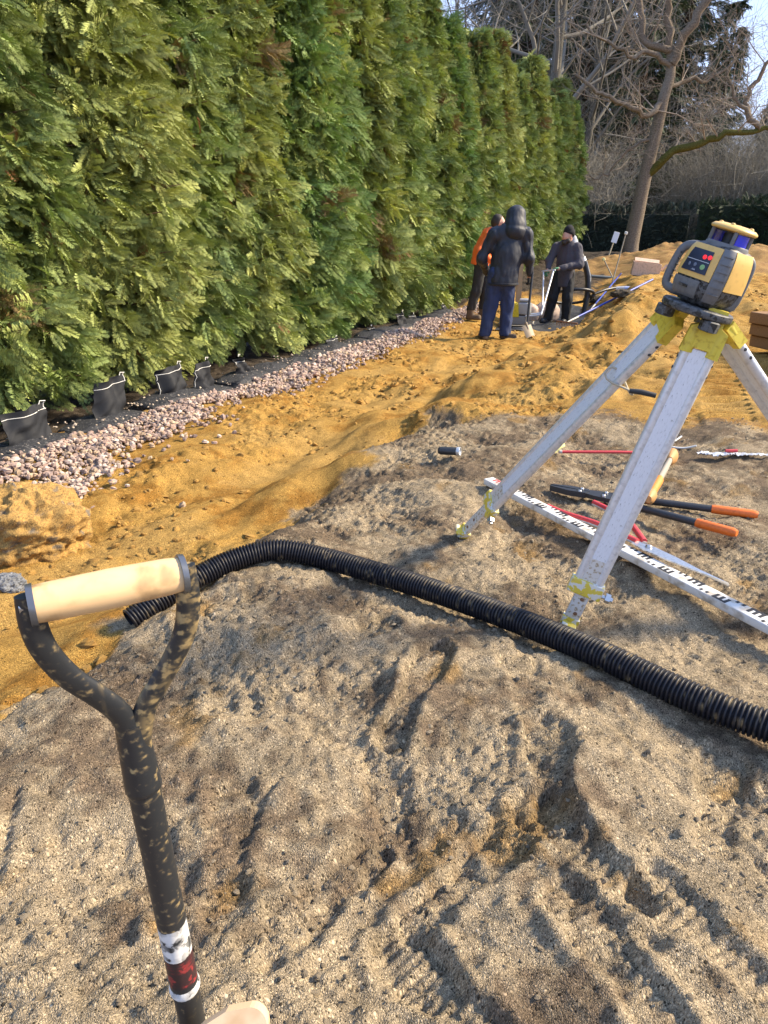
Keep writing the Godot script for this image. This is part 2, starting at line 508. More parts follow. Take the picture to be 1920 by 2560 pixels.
# ---------------------------------------------------------------- vegetation
func frond_mesh(seed_: int, pairs: int, droop: float) -> ArrayMesh:       # a flat conifer spray, 1 m long along +y, face to +z
	var r := RandomNumberGenerator.new()
	r.seed = seed_
	var b := MB.new()
	var rib := func(a: Vector3, d: Vector3, side: Vector3, len_: float, w: float, bright: float) -> void:
		b.col = Color(bright, bright, bright * 0.96)
		var q0 := b.p(a); var q1 := b.p(a + d * len_ * 0.45 + side * w + Vector3(0, 0, 0.01)); var q2 := b.p(a + d * len_ + Vector3(0, 0, -0.03 * len_)); var q3 := b.p(a + d * len_ * 0.45 - side * w)
		b.quad(q0, q3, q2, q1)
	var curve := func(t: float) -> Vector3: return Vector3(0.06 * sin(t * 2.0 + seed_), t, -droop * t * t)
	for k in 6:
		var t0 := k / 6.0; var t1 := (k + 1) / 6.0
		rib.call(curve.call(t0), (curve.call(t1) - curve.call(t0)).normalized(), Vector3.RIGHT, (t1 - t0) * 1.25, 0.012 * (1.2 - t0), 0.8)
	for k in pairs:
		var t := 0.06 + 0.9 * (k + r.randf() * 0.5) / pairs
		for sgn: float in [-1.0, 1.0]:
			var o: Vector3 = curve.call(t)
			var len_ := (0.36 * (1.0 - 0.75 * t) + 0.06) * r.randf_range(0.75, 1.15) * (0.55 + 0.45 * ss(0.0, 0.25, t))
			var an := deg_to_rad(r.randf_range(30, 50))
			var d := Vector3(sgn * sin(an), cos(an), r.randf_range(-0.30, 0.12)).normalized()
			var sd := Vector3(d.y, -d.x, 0).normalized()
			var br := r.randf_range(0.82, 1.1)
			rib.call(o, d, sd, len_, 0.0095, br)
			var subs := 3 + int(len_ * 9.0)
			for m in subs:
				var u := 0.2 + 0.75 * (m + 0.3) / subs
				for s2: float in [-1.0, 1.0]:
					var d2 := (d * 0.72 + sd * s2 * 0.62 + Vector3(0, 0, r.randf_range(-0.25, 0.1))).normalized()
					rib.call(o + d * len_ * u, d2, Vector3(d2.y, -d2.x, 0).normalized(), len_ * 0.34 * (1.15 - u) + 0.03, 0.0085, br * r.randf_range(0.9, 1.1))
	return b.mesh()

func multi(called: String, mesh: Mesh, m: Material, buf: PackedFloat32Array, parent: Node) -> MultiMeshInstance3D:
	var mm := MultiMesh.new()
	mm.transform_format = MultiMesh.TRANSFORM_3D
	mm.use_colors = true
	mm.mesh = mesh
	mm.instance_count = buf.size() / 16
	mm.buffer = buf
	var o := MultiMeshInstance3D.new()
	o.multimesh = mm
	o.material_override = m
	var k := 0
	var nm := called
	while parent.has_node(NodePath(nm)):
		k += 1
		nm = "%s_%03d" % [called, k]
	o.name = nm
	parent.add_child(o, true)
	return o
func put(buf: PackedFloat32Array, b: Basis, o: Vector3, c: Color) -> void:
	buf.append_array(PackedFloat32Array([b.x.x, b.y.x, b.z.x, o.x, b.x.y, b.y.y, b.z.y, o.y, b.x.z, b.y.z, b.z.z, o.z, c.r, c.g, c.b, 1.0]))

var fronds := []
func hedge_tree(at: Vector3, H: float, R: float, seed_: int, dense: float, fl: float, label: String) -> void:
	var r := RandomNumberGenerator.new()
	r.seed = seed_
	var t := thing("hedge_conifer", label, "hedge tree", Transform3D(Basis(), at), "tall conifers of the long hedge")
	var tr := MB.new()
	tr.col = Color(0.14, 0.085, 0.055)
	tr.tube([V(0, -0.15, 0), V(0.02, 0.6, 0), V(-0.03, H * 0.5, 0.02), V(0, H * 0.97, 0)], [0.09, 0.07, 0.045, 0.008], 7)
	obj("trunk", tr.mesh(), M.bark, t)
	var bufs := [PackedFloat32Array(), PackedFloat32Array(), PackedFloat32Array()]
	var br := MB.new()
	var nb := int(150 * dense)
	var tone := Color(0.28, 0.375, 0.12).lerp(Color(0.39, 0.43, 0.135), r.randf())
	if r.randf() < 0.3: tone = Color(0.22, 0.34, 0.105)
	for k in nb:
		var f := (k + r.randf()) / nb
		var y := 0.1 + (H - 0.25) * pow(f, 0.92)
		var az := k * 2.39996 + r.randf_range(-0.4, 0.4)
		var out := Vector3(cos(az), 0, sin(az))
		var facing := out.x * 0.931 + out.z * 0.364             # towards the trench
		if facing < -0.25 and r.randf() < 0.75: continue
		var pr := R * (1.0 - 0.85 * pow(y / H, 1.9)) * r.randf_range(0.6, 1.22)
		if y < 0.5: pr *= 0.82
		var rise := r.randf_range(0.25, 0.6)
		var tip := Vector3(0, y, 0) + out * pr + Vector3(0, rise * pr * 0.7, 0)
		var mid := Vector3(0, y, 0) + out * pr * 0.55 + Vector3(0, rise * pr * 0.55, 0)
		br.col = Color(0.16, 0.10, 0.06)
		br.tube([Vector3(0, y, 0), mid, tip], [0.014, 0.009, 0.003], 4, false)
		var tint := tone.lerp(Color(0.58, 0.60, 0.19), r.randf() * r.randf() * 0.9)
		tint = tint.lerp(Color(0.10, 0.155, 0.05), r.randf() * r.randf())
		if r.randf() < 0.02: tint = Color(0.24, 0.17, 0.07)
		var nf := int(r.randf_range(26, 38) * (0.55 if facing < -0.1 else 1.0))
		for q in nf:
			var u := 0.18 + 0.82 * sqrt(r.randf())
			var o := Vector3(0, y, 0).lerp(mid, minf(u / 0.55, 1.0)) if u < 0.55 else mid.lerp(tip, (u - 0.55) / 0.45)
			var sidev := Vector3(-out.z, 0, out.x)
			var spread := r.randf_range(-1.0, 1.0)
			o += sidev * spread * 0.16 * pr + Vector3(0, r.randf_range(-0.16, 0.10), 0) * pr
			var d := (out * r.randf_range(0.45, 1.0) + sidev * spread * 0.75 + Vector3(0, r.randf_range(-0.75, 0.35), 0)).normalized()
			var face := (Vector3(0, 1, 0) * r.randf_range(0.0, 0.9) + sidev * r.randf_range(-1, 1) + out * r.randf_range(0.0, 0.8)).normalized()
			var x := d.cross(face).normalized()
			var len_ := fl * r.randf_range(0.7, 1.25)
			var bs := Basis(x, d, x.cross(d)).scaled_local(Vector3(len_, len_, len_))
			var c := tint * r.randf_range(0.8, 1.2)
			if r.randf() < 0.006: c = Color(0.24, 0.11, 0.045)
			put(bufs[r.randi() % 3], bs, o, c)
	obj("limbs", br.mesh(), M.twig, t)
	for k in 3: multi("crown", fronds[k], M.leaf, bufs[k], t).set_meta("kind", "stuff")

func grow(b: MB, r: RandomNumberGenerator, a: Vector3, d: Vector3, len_: float, rad: float, lv: int, most: int, wig: float, up: float) -> void:
	var segs := 4 if lv <= 1 else 3
	var pts := [a]
	var rads := [rad]
	var p := a
	var dir := d
	for k in segs:
		dir = (dir + Vector3(r.randf_range(-wig, wig), r.randf_range(-wig, wig) + up, r.randf_range(-wig, wig))).normalized()
		p += dir * len_ / segs
		pts.append(p)
		rads.append(rad * lerpf(1.0, 0.42, (k + 1.0) / segs))
	if lv > 0: b.tube(pts, rads, 6 if lv == 1 else (4 if lv == 2 else 3), false)
	if lv >= most: return
	var kids := r.randi_range(5, 7) if lv == 0 else r.randi_range(4, 6)
	for k in kids:
		var u := 0.3 + 0.7 * (k + r.randf()) / kids
		var s := minf(u, 0.999) * segs
		var o: Vector3 = pts[int(s)].lerp(pts[int(s) + 1], s - int(s))
		var td: Vector3 = (pts[int(s) + 1] - pts[int(s)]).normalized()
		var sd := Vector3(r.randf_range(-1, 1), r.randf_range(-0.5, 0.8), r.randf_range(-1, 1))
		sd = (sd - td * sd.dot(td)).normalized()
		var nd := (td * r.randf_range(0.35, 0.9) + sd).normalized()
		grow(b, r, o, nd, len_ * r.randf_range(0.42, 0.66), maxf(rad * lerpf(1.0, 0.42, u) * 0.6, 0.006), lv + 1, most, wig * 1.1, up)

func bare_tree(seed_: int, H: float, rad: float, most: int) -> Node3D:
	var r := RandomNumberGenerator.new()
	r.seed = seed_
	var t := Node3D.new()
	var tb := MB.new()
	var cc := Color(0.21, 0.195, 0.16) * r.randf_range(0.75, 1.2)
	tb.col = cc
	var lean := Vector3(r.randf_range(-0.05, 0.05), 0, r.randf_range(-0.05, 0.05))
	var pts := []
	var rads := []
	for k in 8:
		var f := k / 7.0
		pts.append(Vector3(0, -0.2 + H * 0.75 * f, 0) + lean * H * f + Vector3(r.randf_range(-1, 1), 0, r.randf_range(-1, 1)) * 0.12 * f)
		rads.append(rad * (1.0 - 0.72 * f) * (1.25 if k == 0 else 1.0))
	tb.tube(pts, rads, 8, false)
	obj("trunk", tb.mesh(), M.bark, t)
	var b := MB.new()
	b.col = cc * 1.05
	var nb := 15
	for k in nb:
		var f := 0.25 + 0.75 * (k + r.randf()) / nb
		var s := minf(f, 0.999) * 7.0
		var o: Vector3 = pts[int(s)].lerp(pts[int(s) + 1], s - int(s))
		var az := k * 2.4 + r.randf()
		var d := Vector3(cos(az), r.randf_range(0.25, 1.1), sin(az)).normalized()
		grow(b, r, o, d, H * 0.34 * (1.15 - f * 0.5) * r.randf_range(0.7, 1.2), rad * (1.0 - 0.72 * f) * 0.5, 1, most, 0.22, 0.05)
	obj("branches", b.mesh(), M.twig, t)
	return t

func conifer(seed_: int, H: float, R: float) -> Node3D:
	var r := RandomNumberGenerator.new()
	r.seed = seed_
	var t := Node3D.new()
	var tb := MB.new()
	tb.col = Color(0.13, 0.09, 0.065)
	tb.tube([V(0, -0.2, 0), V(0.05, H * 0.5, 0), V(0, H, 0)], [H * 0.016, H * 0.011, 0.02], 7, false)
	obj("trunk", tb.mesh(), M.bark, t)
	var buf := PackedFloat32Array()
	var lb := MB.new()
	lb.col = Color(0.14, 0.10, 0.075)
	for k in int(H * 11):
		var f := 0.14 + 0.86 * r.randf()
		var y := H * f
		var az := r.randf() * TAU
		var out := Vector3(cos(az), 0, sin(az))
		var L := R * pow(1.0 - f, 0.7) * r.randf_range(0.6, 1.1) + 0.35
		var tip := Vector3(0, y - L * 0.25, 0) + out * L
		lb.tube([Vector3(0, y, 0), Vector3(0, y + L * 0.03, 0) + out * L * 0.5, tip], [0.035, 0.02, 0.006], 3, false)
		for q in 9:
			var u := r.randf_range(0.25, 1.0)
			var o := Vector3(0, y, 0).lerp(tip, u)
			var sd := Vector3(-out.z, 0, out.x) * r.randf_range(-1, 1)
			var d := (out * 0.6 + sd * 0.8 + Vector3(0, r.randf_range(-0.9, 0.1), 0)).normalized()
			var x := d.cross((Vector3.UP + sd * 0.5).normalized()).normalized()
			var len_ := r.randf_range(0.5, 1.0)
			put(buf, Basis(x, d, x.cross(d)).scaled_local(Vector3.ONE * len_), o, Color(0.06, 0.09, 0.042) * r.randf_range(0.7, 1.4))
	obj("limbs", lb.mesh(), M.twig, t)
	multi("crown", fronds[0], M.leaf, buf, t).set_meta("kind", "stuff")
	return t

func whip_shrub(seed_: int, H: float) -> Node3D:
	var r := RandomNumberGenerator.new()
	r.seed = seed_
	var t := Node3D.new()
	var b := MB.new()
	for k in 42:
		b.col = Color(0.29, 0.265, 0.21) * r.randf_range(0.6, 1.15)
		var az := r.randf() * TAU
		var sp := r.randf_range(0.05, 0.55)
		var d := Vector3(cos(az) * sp, 1.0, sin(az) * sp).normalized()
		grow(b, r, Vector3(cos(az), 0, sin(az)) * r.randf() * 0.35 + Vector3(0, -0.1, 0), d, H * r.randf_range(0.55, 1.0), r.randf_range(0.012, 0.028), 2, 4, 0.10, 0.03)
	obj("stems", b.mesh(), M.twig, t)
	return t

func place(proto: Node3D, called: String, label: String, category: String, at: Vector3, turn: float, scale_: float, group: String) -> Node3D:
	var o: Node3D = proto.duplicate()
	o.name = numbered(called)
	add_child(o)
	o.position = at
	o.rotation.y = turn
	o.scale = Vector3.ONE * scale_
	tag(o, label, category, group)
	return o

func ordinal(n: int) -> String:
	return ["", "first", "second", "third", "fourth", "fifth", "sixth", "seventh", "eighth", "ninth", "tenth", "eleventh", "twelfth", "thirteenth", "fourteenth", "fifteenth", "sixteenth", "seventeenth", "eighteenth", "nineteenth", "twentieth", "twenty-first", "twenty-second", "twenty-third", "twenty-fourth", "twenty-fifth", "twenty-sixth"][n]
func build_hedge() -> void:
	for k in 3: fronds.append(frond_mesh(31 + k, 13, 0.18 + 0.14 * k))
	var k := 0
	var seen := 0
	var s := -2.4
	var ends := 25.2
	while s < ends:
		var n := -1.12
		if s > 11.0: n -= 0.0
		var q := at_ns(n + 0.1 * sin(k * 2.1) + 0.035 * maxf(0.0, s - 12.0) * 2.0, s)
		var near := s < 5.5
		if 0.929 * -q.y > 0.1 and q.x / (-q.y * 0.929) > -0.60: seen += 1
		var lb := "green hedge conifer out of sight beyond the left edge"
		if seen == 1: lb = "hedge conifer at the left edge of the picture, nearest the camera"
		elif seen > 1: lb = "tall green hedge conifer, %s in the row counted from the left edge" % ordinal(seen)
		elif s + 1.14 + 0.12 * sin(k * 3.3) >= ends: lb = "last hedge conifer at the far end of the row, beside the bare wood"
		hedge_tree(Vector3(q.x, hgt(q.x, q.y), q.y), 5.7 + 0.4 * sin(k * 1.7) - 0.04 * maxf(0, s - 8), 0.86, 100 + k, 5.0 if near else 2.8, 0.205 if near else 0.285, lb)
		s += 1.14 + 0.12 * sin(k * 3.3)
		k += 1
	print("hedge trees ", k)

# ---------------------------------------------------------------- loose stone, clumps, bags
func rock(seed_: int, rough: float, flat_: float, rings_ := 5, sides := 8) -> ArrayMesh:      # a faceted lump about 1 m across
	var r := RandomNumberGenerator.new()
	r.seed = seed_
	var f := FastNoiseLite.new()
	f.seed = seed_; f.frequency = 0.9
	var cuts := []
	for k in 9:
		var d := Vector3(r.randf_range(-1, 1), r.randf_range(-1, 1), r.randf_range(-1, 1)).normalized()
		cuts.append([d, r.randf_range(0.24, 0.42)])
	var b := MB.new()
	var top := -1
	for a in rings_ + 1:
		var th := PI * a / rings_
		for q in sides:
			var ph := TAU * q / sides + a * 0.35
			var d := Vector3(sin(th) * cos(ph), cos(th), sin(th) * sin(ph))
			var p := d * 0.5 * (1.0 + rough * f.get_noise_3dv(d * 2.0))
			for cu in cuts:
				var over: float = p.dot(cu[0]) - cu[1]
				if over > 0: p -= cu[0] * over
			p.y *= flat_
			b.p(p)
	for a in rings_:
		for q in sides:
			var q2 := (q + 1) % sides
			b.quad(b.v.size() - (rings_ + 1) * sides + a * sides + q, a * sides + q2, (a + 1) * sides + q2, (a + 1) * sides + q)
	return b.mesh(true)

func rand_basis(r: RandomNumberGenerator, sx: float) -> Basis:
	return Basis.from_euler(Vector3(r.randf_range(-0.5, 0.5), r.randf() * TAU, r.randf_range(-0.5, 0.5))).scaled_local(Vector3(sx * r.randf_range(0.8, 1.25), sx * r.randf_range(0.7, 1.0), sx * r.randf_range(0.75, 1.1)))

func gravel_edge(s: float) -> float:
	var e := lerpf(1.02, 0.60, ss(-0.5, 1.2, s))
	e = lerpf(e, 0.52, ss(2.0, 6.0, s))
	e = lerpf(e, 0.34, ss(6.5, 11.0, s))
	return e + 0.16 * nzA.get_noise_2d(s * 2.2, 5.0) - 0.33 * exp(-pow((s - 0.55) / 0.28, 2.0)) - 0.25 * exp(-pow((s - 2.0) / 0.4, 2.0))
func build_gravel() -> void:
	var meshes := []
	for k in 8: meshes.append(rock(300 + k, 0.2, 0.8, 4, 5))
	var strip := struct(thing("gravel_strip", "strip of loose pinkish crushed stone between black sandbags and orange sand", "gravel"))
	strip.remove_meta("category")
	var r := RandomNumberGenerator.new()
	r.seed = 5
	var all := []
	var cols := [Color(0.41, 0.28, 0.22), Color(0.49, 0.36, 0.29), Color(0.32, 0.235, 0.20), Color(0.45, 0.33, 0.22), Color(0.26, 0.195, 0.17), Color(0.56, 0.45, 0.38)]
	for k in 22000:
		var s := -2.2 + 15.0 * pow(r.randf(), 1.35)
		var e := gravel_edge(s)
		var n := r.randf_range(0.10, e + 0.18)
		if n > e and r.randf() < 0.9: continue
		# a tongue of stones scattered over the sand
		var q := at_ns(n, s)
		var dep := Vector2(q.x, q.y).length()
		var size := (0.022 + 0.032 * pow(r.randf(), 2.0)) * (1.0 if dep < 7.0 else 1.25)
		var layer := r.randf_range(-0.25, 0.55) * size + 0.03 * (1.0 - ss(0.3, 1.0, n))
		all.append([dep - 0.6 * layer / size, V(q.x, hgt(q.x, q.y) + layer, q.y), size, r.randi() % 8, cols[r.randi() % 6] * r.randf_range(0.85, 1.12)])
	for k in 55:                                   # stones that rolled on to the sand
		var s := r.randf_range(-0.3, 2.2)
		var n := gravel_edge(s) + absf(r.randfn(0.0, 0.28))
		var q := at_ns(n, s)
		all.append([Vector2(q.x, q.y).length(), V(q.x, hgt(q.x, q.y) + 0.012, q.y), r.randf_range(0.03, 0.06), r.randi() % 8, cols[r.randi() % 6]])
	all.sort_custom(func(a, b): return a[0] < b[0])
	var bufs := []
	for k in 8: bufs.append(PackedFloat32Array())
	var tinted := []
	for c in cols:
		var m: StandardMaterial3D = M.stone.duplicate()
		m.albedo_color = (c as Color).linear_to_srgb()
		tinted.append(m)
	var single := 0
	for a in all:
		var p: Vector3 = a[1]
		var bs := rand_basis(r, a[2] * 1.15)
		if single < 300 and p.z < -2.9 and p.x > 0.57 * p.z - 0.05:
			obj("stone", meshes[a[3]], tinted[r.randi() % 6], strip, Transform3D(bs, p))
			single += 1
		else:
			put(bufs[a[3]], bs, p, a[4])
	for k in 8:
		if bufs[k].size() > 0:
			multi("stones", meshes[k], M.stone, bufs[k], strip).set_meta("kind", "stuff")

func build_crumbs() -> void:
	# broken lumps lying on the sand and on the soil
	var meshes := []
	for k in 5: meshes.append(rock(400 + k, 0.6, 0.75, 5, 7))
	var r := RandomNumberGenerator.new()
	r.seed = 6
	for kind in 2:
		var buf := []
		for k in 5: buf.append(PackedFloat32Array())
		for k in (9000 if kind == 0 else 30000):
			var x: float; var z: float
			if kind == 0:
				var q := at_ns(r.randf_range(0.6, 5.5), -2.2 + 14.0 * pow(r.randf(), 1.6))
				x = q.x; z = q.y
			else:
				x = r.randf_range(-1.6, 3.0); z = -0.4 - 4.4 * pow(r.randf(), 1.2)
			var n := tn(x, z)
			var sm := soil_mask(x, z, n) if z > -5.5 else 0.0
			if kind == 0 and (sm > 0.4 or z > -0.5 or absf(x - (2.50 + 0.40 * (-z - 4.3))) < 0.46): continue
			if kind == 1 and sm < 0.35: continue
			var pat := nzP.get_noise_2d(x, z) if kind == 0 else -nzP.get_noise_2d(x * 1.6 + 20.0, z * 1.6)
			var d := 1.0 - ss(-0.1, 0.16, pat)
			if r.randf() > d + (0.06 if kind == 0 else 0.25): continue
			var size := (0.010 + 0.035 * pow(r.randf(), 3.0)) if kind == 0 else (0.003 + 0.010 * pow(r.randf(), 6.0))
			if -z > 6.0: size *= 1.5
			var c := Color(0.80, 0.455, 0.11) if kind == 0 else Color(0.68, 0.54, 0.36)
			put(buf[r.randi() % 5], rand_basis(r, size * 1.6), V(x, hgt(x, z) + size * 0.05, z), c * r.randf_range(0.8, 1.12))
		var t := Node3D.new()
		t.name = numbered("sand_lumps" if kind == 0 else "soil_crumbs")
		add_child(t)
		tag(t, "broken lumps of orange sand scattered over the trench" if kind == 0 else "brown soil crumbs scattered over the foreground heap", "lumps" if kind == 0 else "crumbs")
		t.set_meta("kind", "stuff")
		for k in 5: multi("lumps", meshes[k], M.clod, buf[k], t).set_meta("kind", "stuff")

func lump(called: String, label: String, category: String, at: Vector3, size: Vector3, seed_: int, c: Color, c2: Color, turn := 0.0) -> void:
	var f := FastNoiseLite.new()
	f.seed = seed_; f.frequency = 1.0; f.fractal_octaves = 5; f.fractal_gain = 0.55
	var cell := FastNoiseLite.new()
	cell.seed = seed_ + 1; cell.noise_type = FastNoiseLite.TYPE_CELLULAR; cell.frequency = 5.0; cell.fractal_type = FastNoiseLite.FRACTAL_NONE; cell.cellular_return_type = FastNoiseLite.RETURN_DISTANCE2_SUB
	var b := MB.new()
	var A := 80; var B := 130
	for a in A + 1:
		var th := PI * a / A
		for q in B:
			var ph := TAU * q / B
			var d := Vector3(sin(th) * cos(ph), cos(th), sin(th) * sin(ph))
			var rr := 0.5 * (1.0 + 0.30 * f.get_noise_3dv(d * 1.3) + 0.07 * cell.get_noise_3dv(d) + 0.08 * f.get_noise_3dv(d * 5.0) + 0.02 * cell.get_noise_3dv(d * 3.0))
			var p := d * rr
			if p.y < -0.3: p.y = -0.3 + (p.y + 0.3) * 0.2
			b.col = c.lerp(c2, ss(0.25, 0.45, f.get_noise_3dv(d * 2.7 + Vector3(5, 5, 5))))
			b.p(p * size)
	for a in A:
		for q in B:
			var q2 := (q + 1) % B
			b.quad(a * B + q, a * B + q2, (a + 1) * B + q2, (a + 1) * B + q)
	var o := obj(called, b.mesh(), M.clod, null, Transform3D(Basis(Vector3.UP, turn), at))
	tag(o, label, category)

func bag_body(r: RandomNumberGenerator, L: float, W: float, H: float) -> ArrayMesh:
	var f := FastNoiseLite.new()
	f.seed = r.randi(); f.frequency = 2.2; f.fractal_octaves = 3
	var b := MB.new()
	var A := 20; var B := 28
	for a in A + 1:
		var th := PI * a / A
		for q in B:
			var ph := TAU * q / B
			var cx := cos(ph); var cz := sin(ph)
			var d := Vector3(sin(th) * signf(cx) * pow(absf(cx), 0.6), signf(cos(th)) * pow(absf(cos(th)), 0.8), sin(th) * signf(cz) * pow(absf(cz), 0.6))
			var p := Vector3(d.x * L * 0.5, d.y * H * 0.5, d.z * W * 0.5)
			p *= 1.0 + 0.16 * f.get_noise_3dv(d * 1.1) + 0.03 * sin(d.x * 26.0 + 6.0 * f.get_noise_3dv(d * 0.6))
			p.y -= 0.02 * absf(d.x)
			b.col = g(1.0)
			b.p(p)
	for a in A:
		for q in B:
			var q2 := (q + 1) % B
			b.quad(a * B + q, a * B + q2, (a + 1) * B + q2, (a + 1) * B + q)
	return b.mesh()

func build_bags() -> void:
	var dust := ramp_tex(noise_img(21, 0.035, 512, FastNoiseLite.TYPE_SIMPLEX_SMOOTH, 6), [[0.0, Color(0.012, 0.013, 0.016)], [0.60, Color(0.018, 0.019, 0.023)], [0.72, Color(0.05, 0.05, 0.05)], [0.88, Color(0.22, 0.20, 0.185)], [1.0, Color(0.32, 0.29, 0.26)]])
	var cloth := mat(Color(1, 1, 1), 0.75, 0.0, dust, 2.2)
	M.bag = cloth
	var clean := mat(Color(0.016, 0.017, 0.020), 0.7)
	clean.metallic_specular = 0.35
	bump(clean, ImageTexture.create_from_image(noise_img(22, 0.05, 256)), 0.6)
	M.bagflap = clean
	M.stitch = mat(Color(0.72, 0.70, 0.64), 0.8)
	var r := RandomNumberGenerator.new()
	r.seed = 77
	# s along the row, flap width, flap height, lean, whether the flap stands
	var row := [[-0.5, 0.0], [0.22, 0.32, 0.26, 0.10], [1.02, 0.28, 0.32, 0.32], [1.82, 0.28, 0.27, 0.05], [2.22, 0.24, 0.29, 0.12], [2.98, 0.21, 0.20, -0.2], [3.5, 0.0], [3.98, 0.0], [4.5, 0.0], [5.15, 0.24, 0.12, 0.3], [5.8, 0.0], [6.45, 0.20, 0.10, 0.1], [7.1, 0.0], [7.7, 0.26, 0.24, 0.0], [8.3, 0.2, 0.12, 0.2], [8.9, 0.0], [9.5, 0.0], [10.1, 0.2, 0.14, 0.1]]
	var names := {1: "black sandbag with its wide flap standing up, nearest the left edge", 2: "black sandbag with a tall creased flap leaning right, second from the left", 3: "black sandbag with an upright flap just left of another flap, third from the left", 4: "black sandbag with an upright flap touching the flap left of it, fourth from the left", 5: "black sandbag with a small crumpled dark flap, fifth from the left", 9: "black sandbag with a low folded flap and white tie halfway along the hedge", 11: "black sandbag with a small white tie, beyond the folded flap", 13: "black sandbag with a square grey flap near the far end of the row", 14: "black sandbag with a low flap beside the square grey flap", 17: "black sandbag with a low flap behind the worker in orange", 0: "flat black sandbag lying at the left edge below the gravel"}
	for k in row.size():
		var q = row[k]
		var p2 := at_ns(-0.07 + 0.03 * sin(k * 2.0), q[0] + 0.1)
		var yaw := atan2(0.931, 0.364) + r.randf_range(-0.12, 0.12)
		var t := thing("sandbag", names.get(k, "low filled black sandbag without a flap, %s bag of the row from the left" % ordinal(k + 1)), "sandbag", Transform3D(Basis(Vector3.UP, yaw), Vector3(p2.x, hgt(p2.x, p2.y) + 0.005, p2.y)), "black sandbags along the hedge")
		obj("body", bag_body(r, 0.76, 0.42, 0.17), cloth, t)
		if q[1] > 0.0:
			var w: float = q[1]; var h: float = q[2]; var lean: float = q[3]
			var f := FastNoiseLite.new()
			f.seed = 900 + k; f.frequency = 1.0
			var face := func(a: float, c: float) -> Vector3:
				var bow := 0.05 * sin(a * PI) - 0.07 * c + 0.05 * f.get_noise_2d(a * 1.5, c * 1.8) + 0.018 * sin(a * 9.0 + c * 4.0 + k)
				return Vector3((a - 0.5) * w * (1.0 + 0.10 * (1.0 - c)) + lean * c * h, 0.02 + c * h * (0.94 + 0.12 * a), 0.02 + bow)
			var fb := MB.new()
			fb.sheet(16, 12, face, 0.007)
			var fl := obj("flap", fb.mesh(), clean, t)
			var sb := MB.new()
			var line := []
			for j in 15: line.append(face.call(j / 14.0, 0.84) + Vector3(0, 0, 0.006))
			sb.tube(line, 0.0026, 5)
			line = []
			for j in 6: line.append(face.call(0.97, 0.84 + 0.14 * j / 5.0) + Vector3(0, 0, 0.006))
			line.append(line[5] + Vector3(0.012, 0.015, 0.01)); line.append(line[5] + Vector3(-0.03, 0.022, 0.012)); line.append(line[5] + Vector3(-0.045, 0.0, 0.015))
			sb.tube(line, 0.0032, 5)
			if k == 3 or k == 4:
				line = []
				for j in 12: line.append(face.call(0.03, 0.05 + 0.8 * j / 11.0) + Vector3(0, 0, 0.006))
				sb.tube(line, 0.0026, 5)
			obj("stitching", sb.mesh(), M.stitch, fl)
	# pale grit that spilled on to the bags
	var buf := PackedFloat32Array()
	var gm := rock(333, 0.4, 0.7, 4, 6)
	for k in 420:
		var p2 := at_ns(r.randf_range(-0.24, 0.12), -0.6 + 7.0 * pow(r.randf(), 1.5))
		put(buf, rand_basis(r, r.randf_range(0.008, 0.028)), V(p2.x, hgt(p2.x, p2.y) + 0.005 + r.randf_range(0.06, 0.085), p2.y), Color(0.62, 0.50, 0.38) * r.randf_range(0.7, 1.1))
	var gt := Node3D.new()
	gt.name = numbered("spilled_grit")
	add_child(gt)
	tag(gt, "pale grit spilled over the tops of the black sandbags", "grit")
	gt.set_meta("kind", "stuff")
	multi("grit", gm, M.stone, buf, gt).set_meta("kind", "stuff")

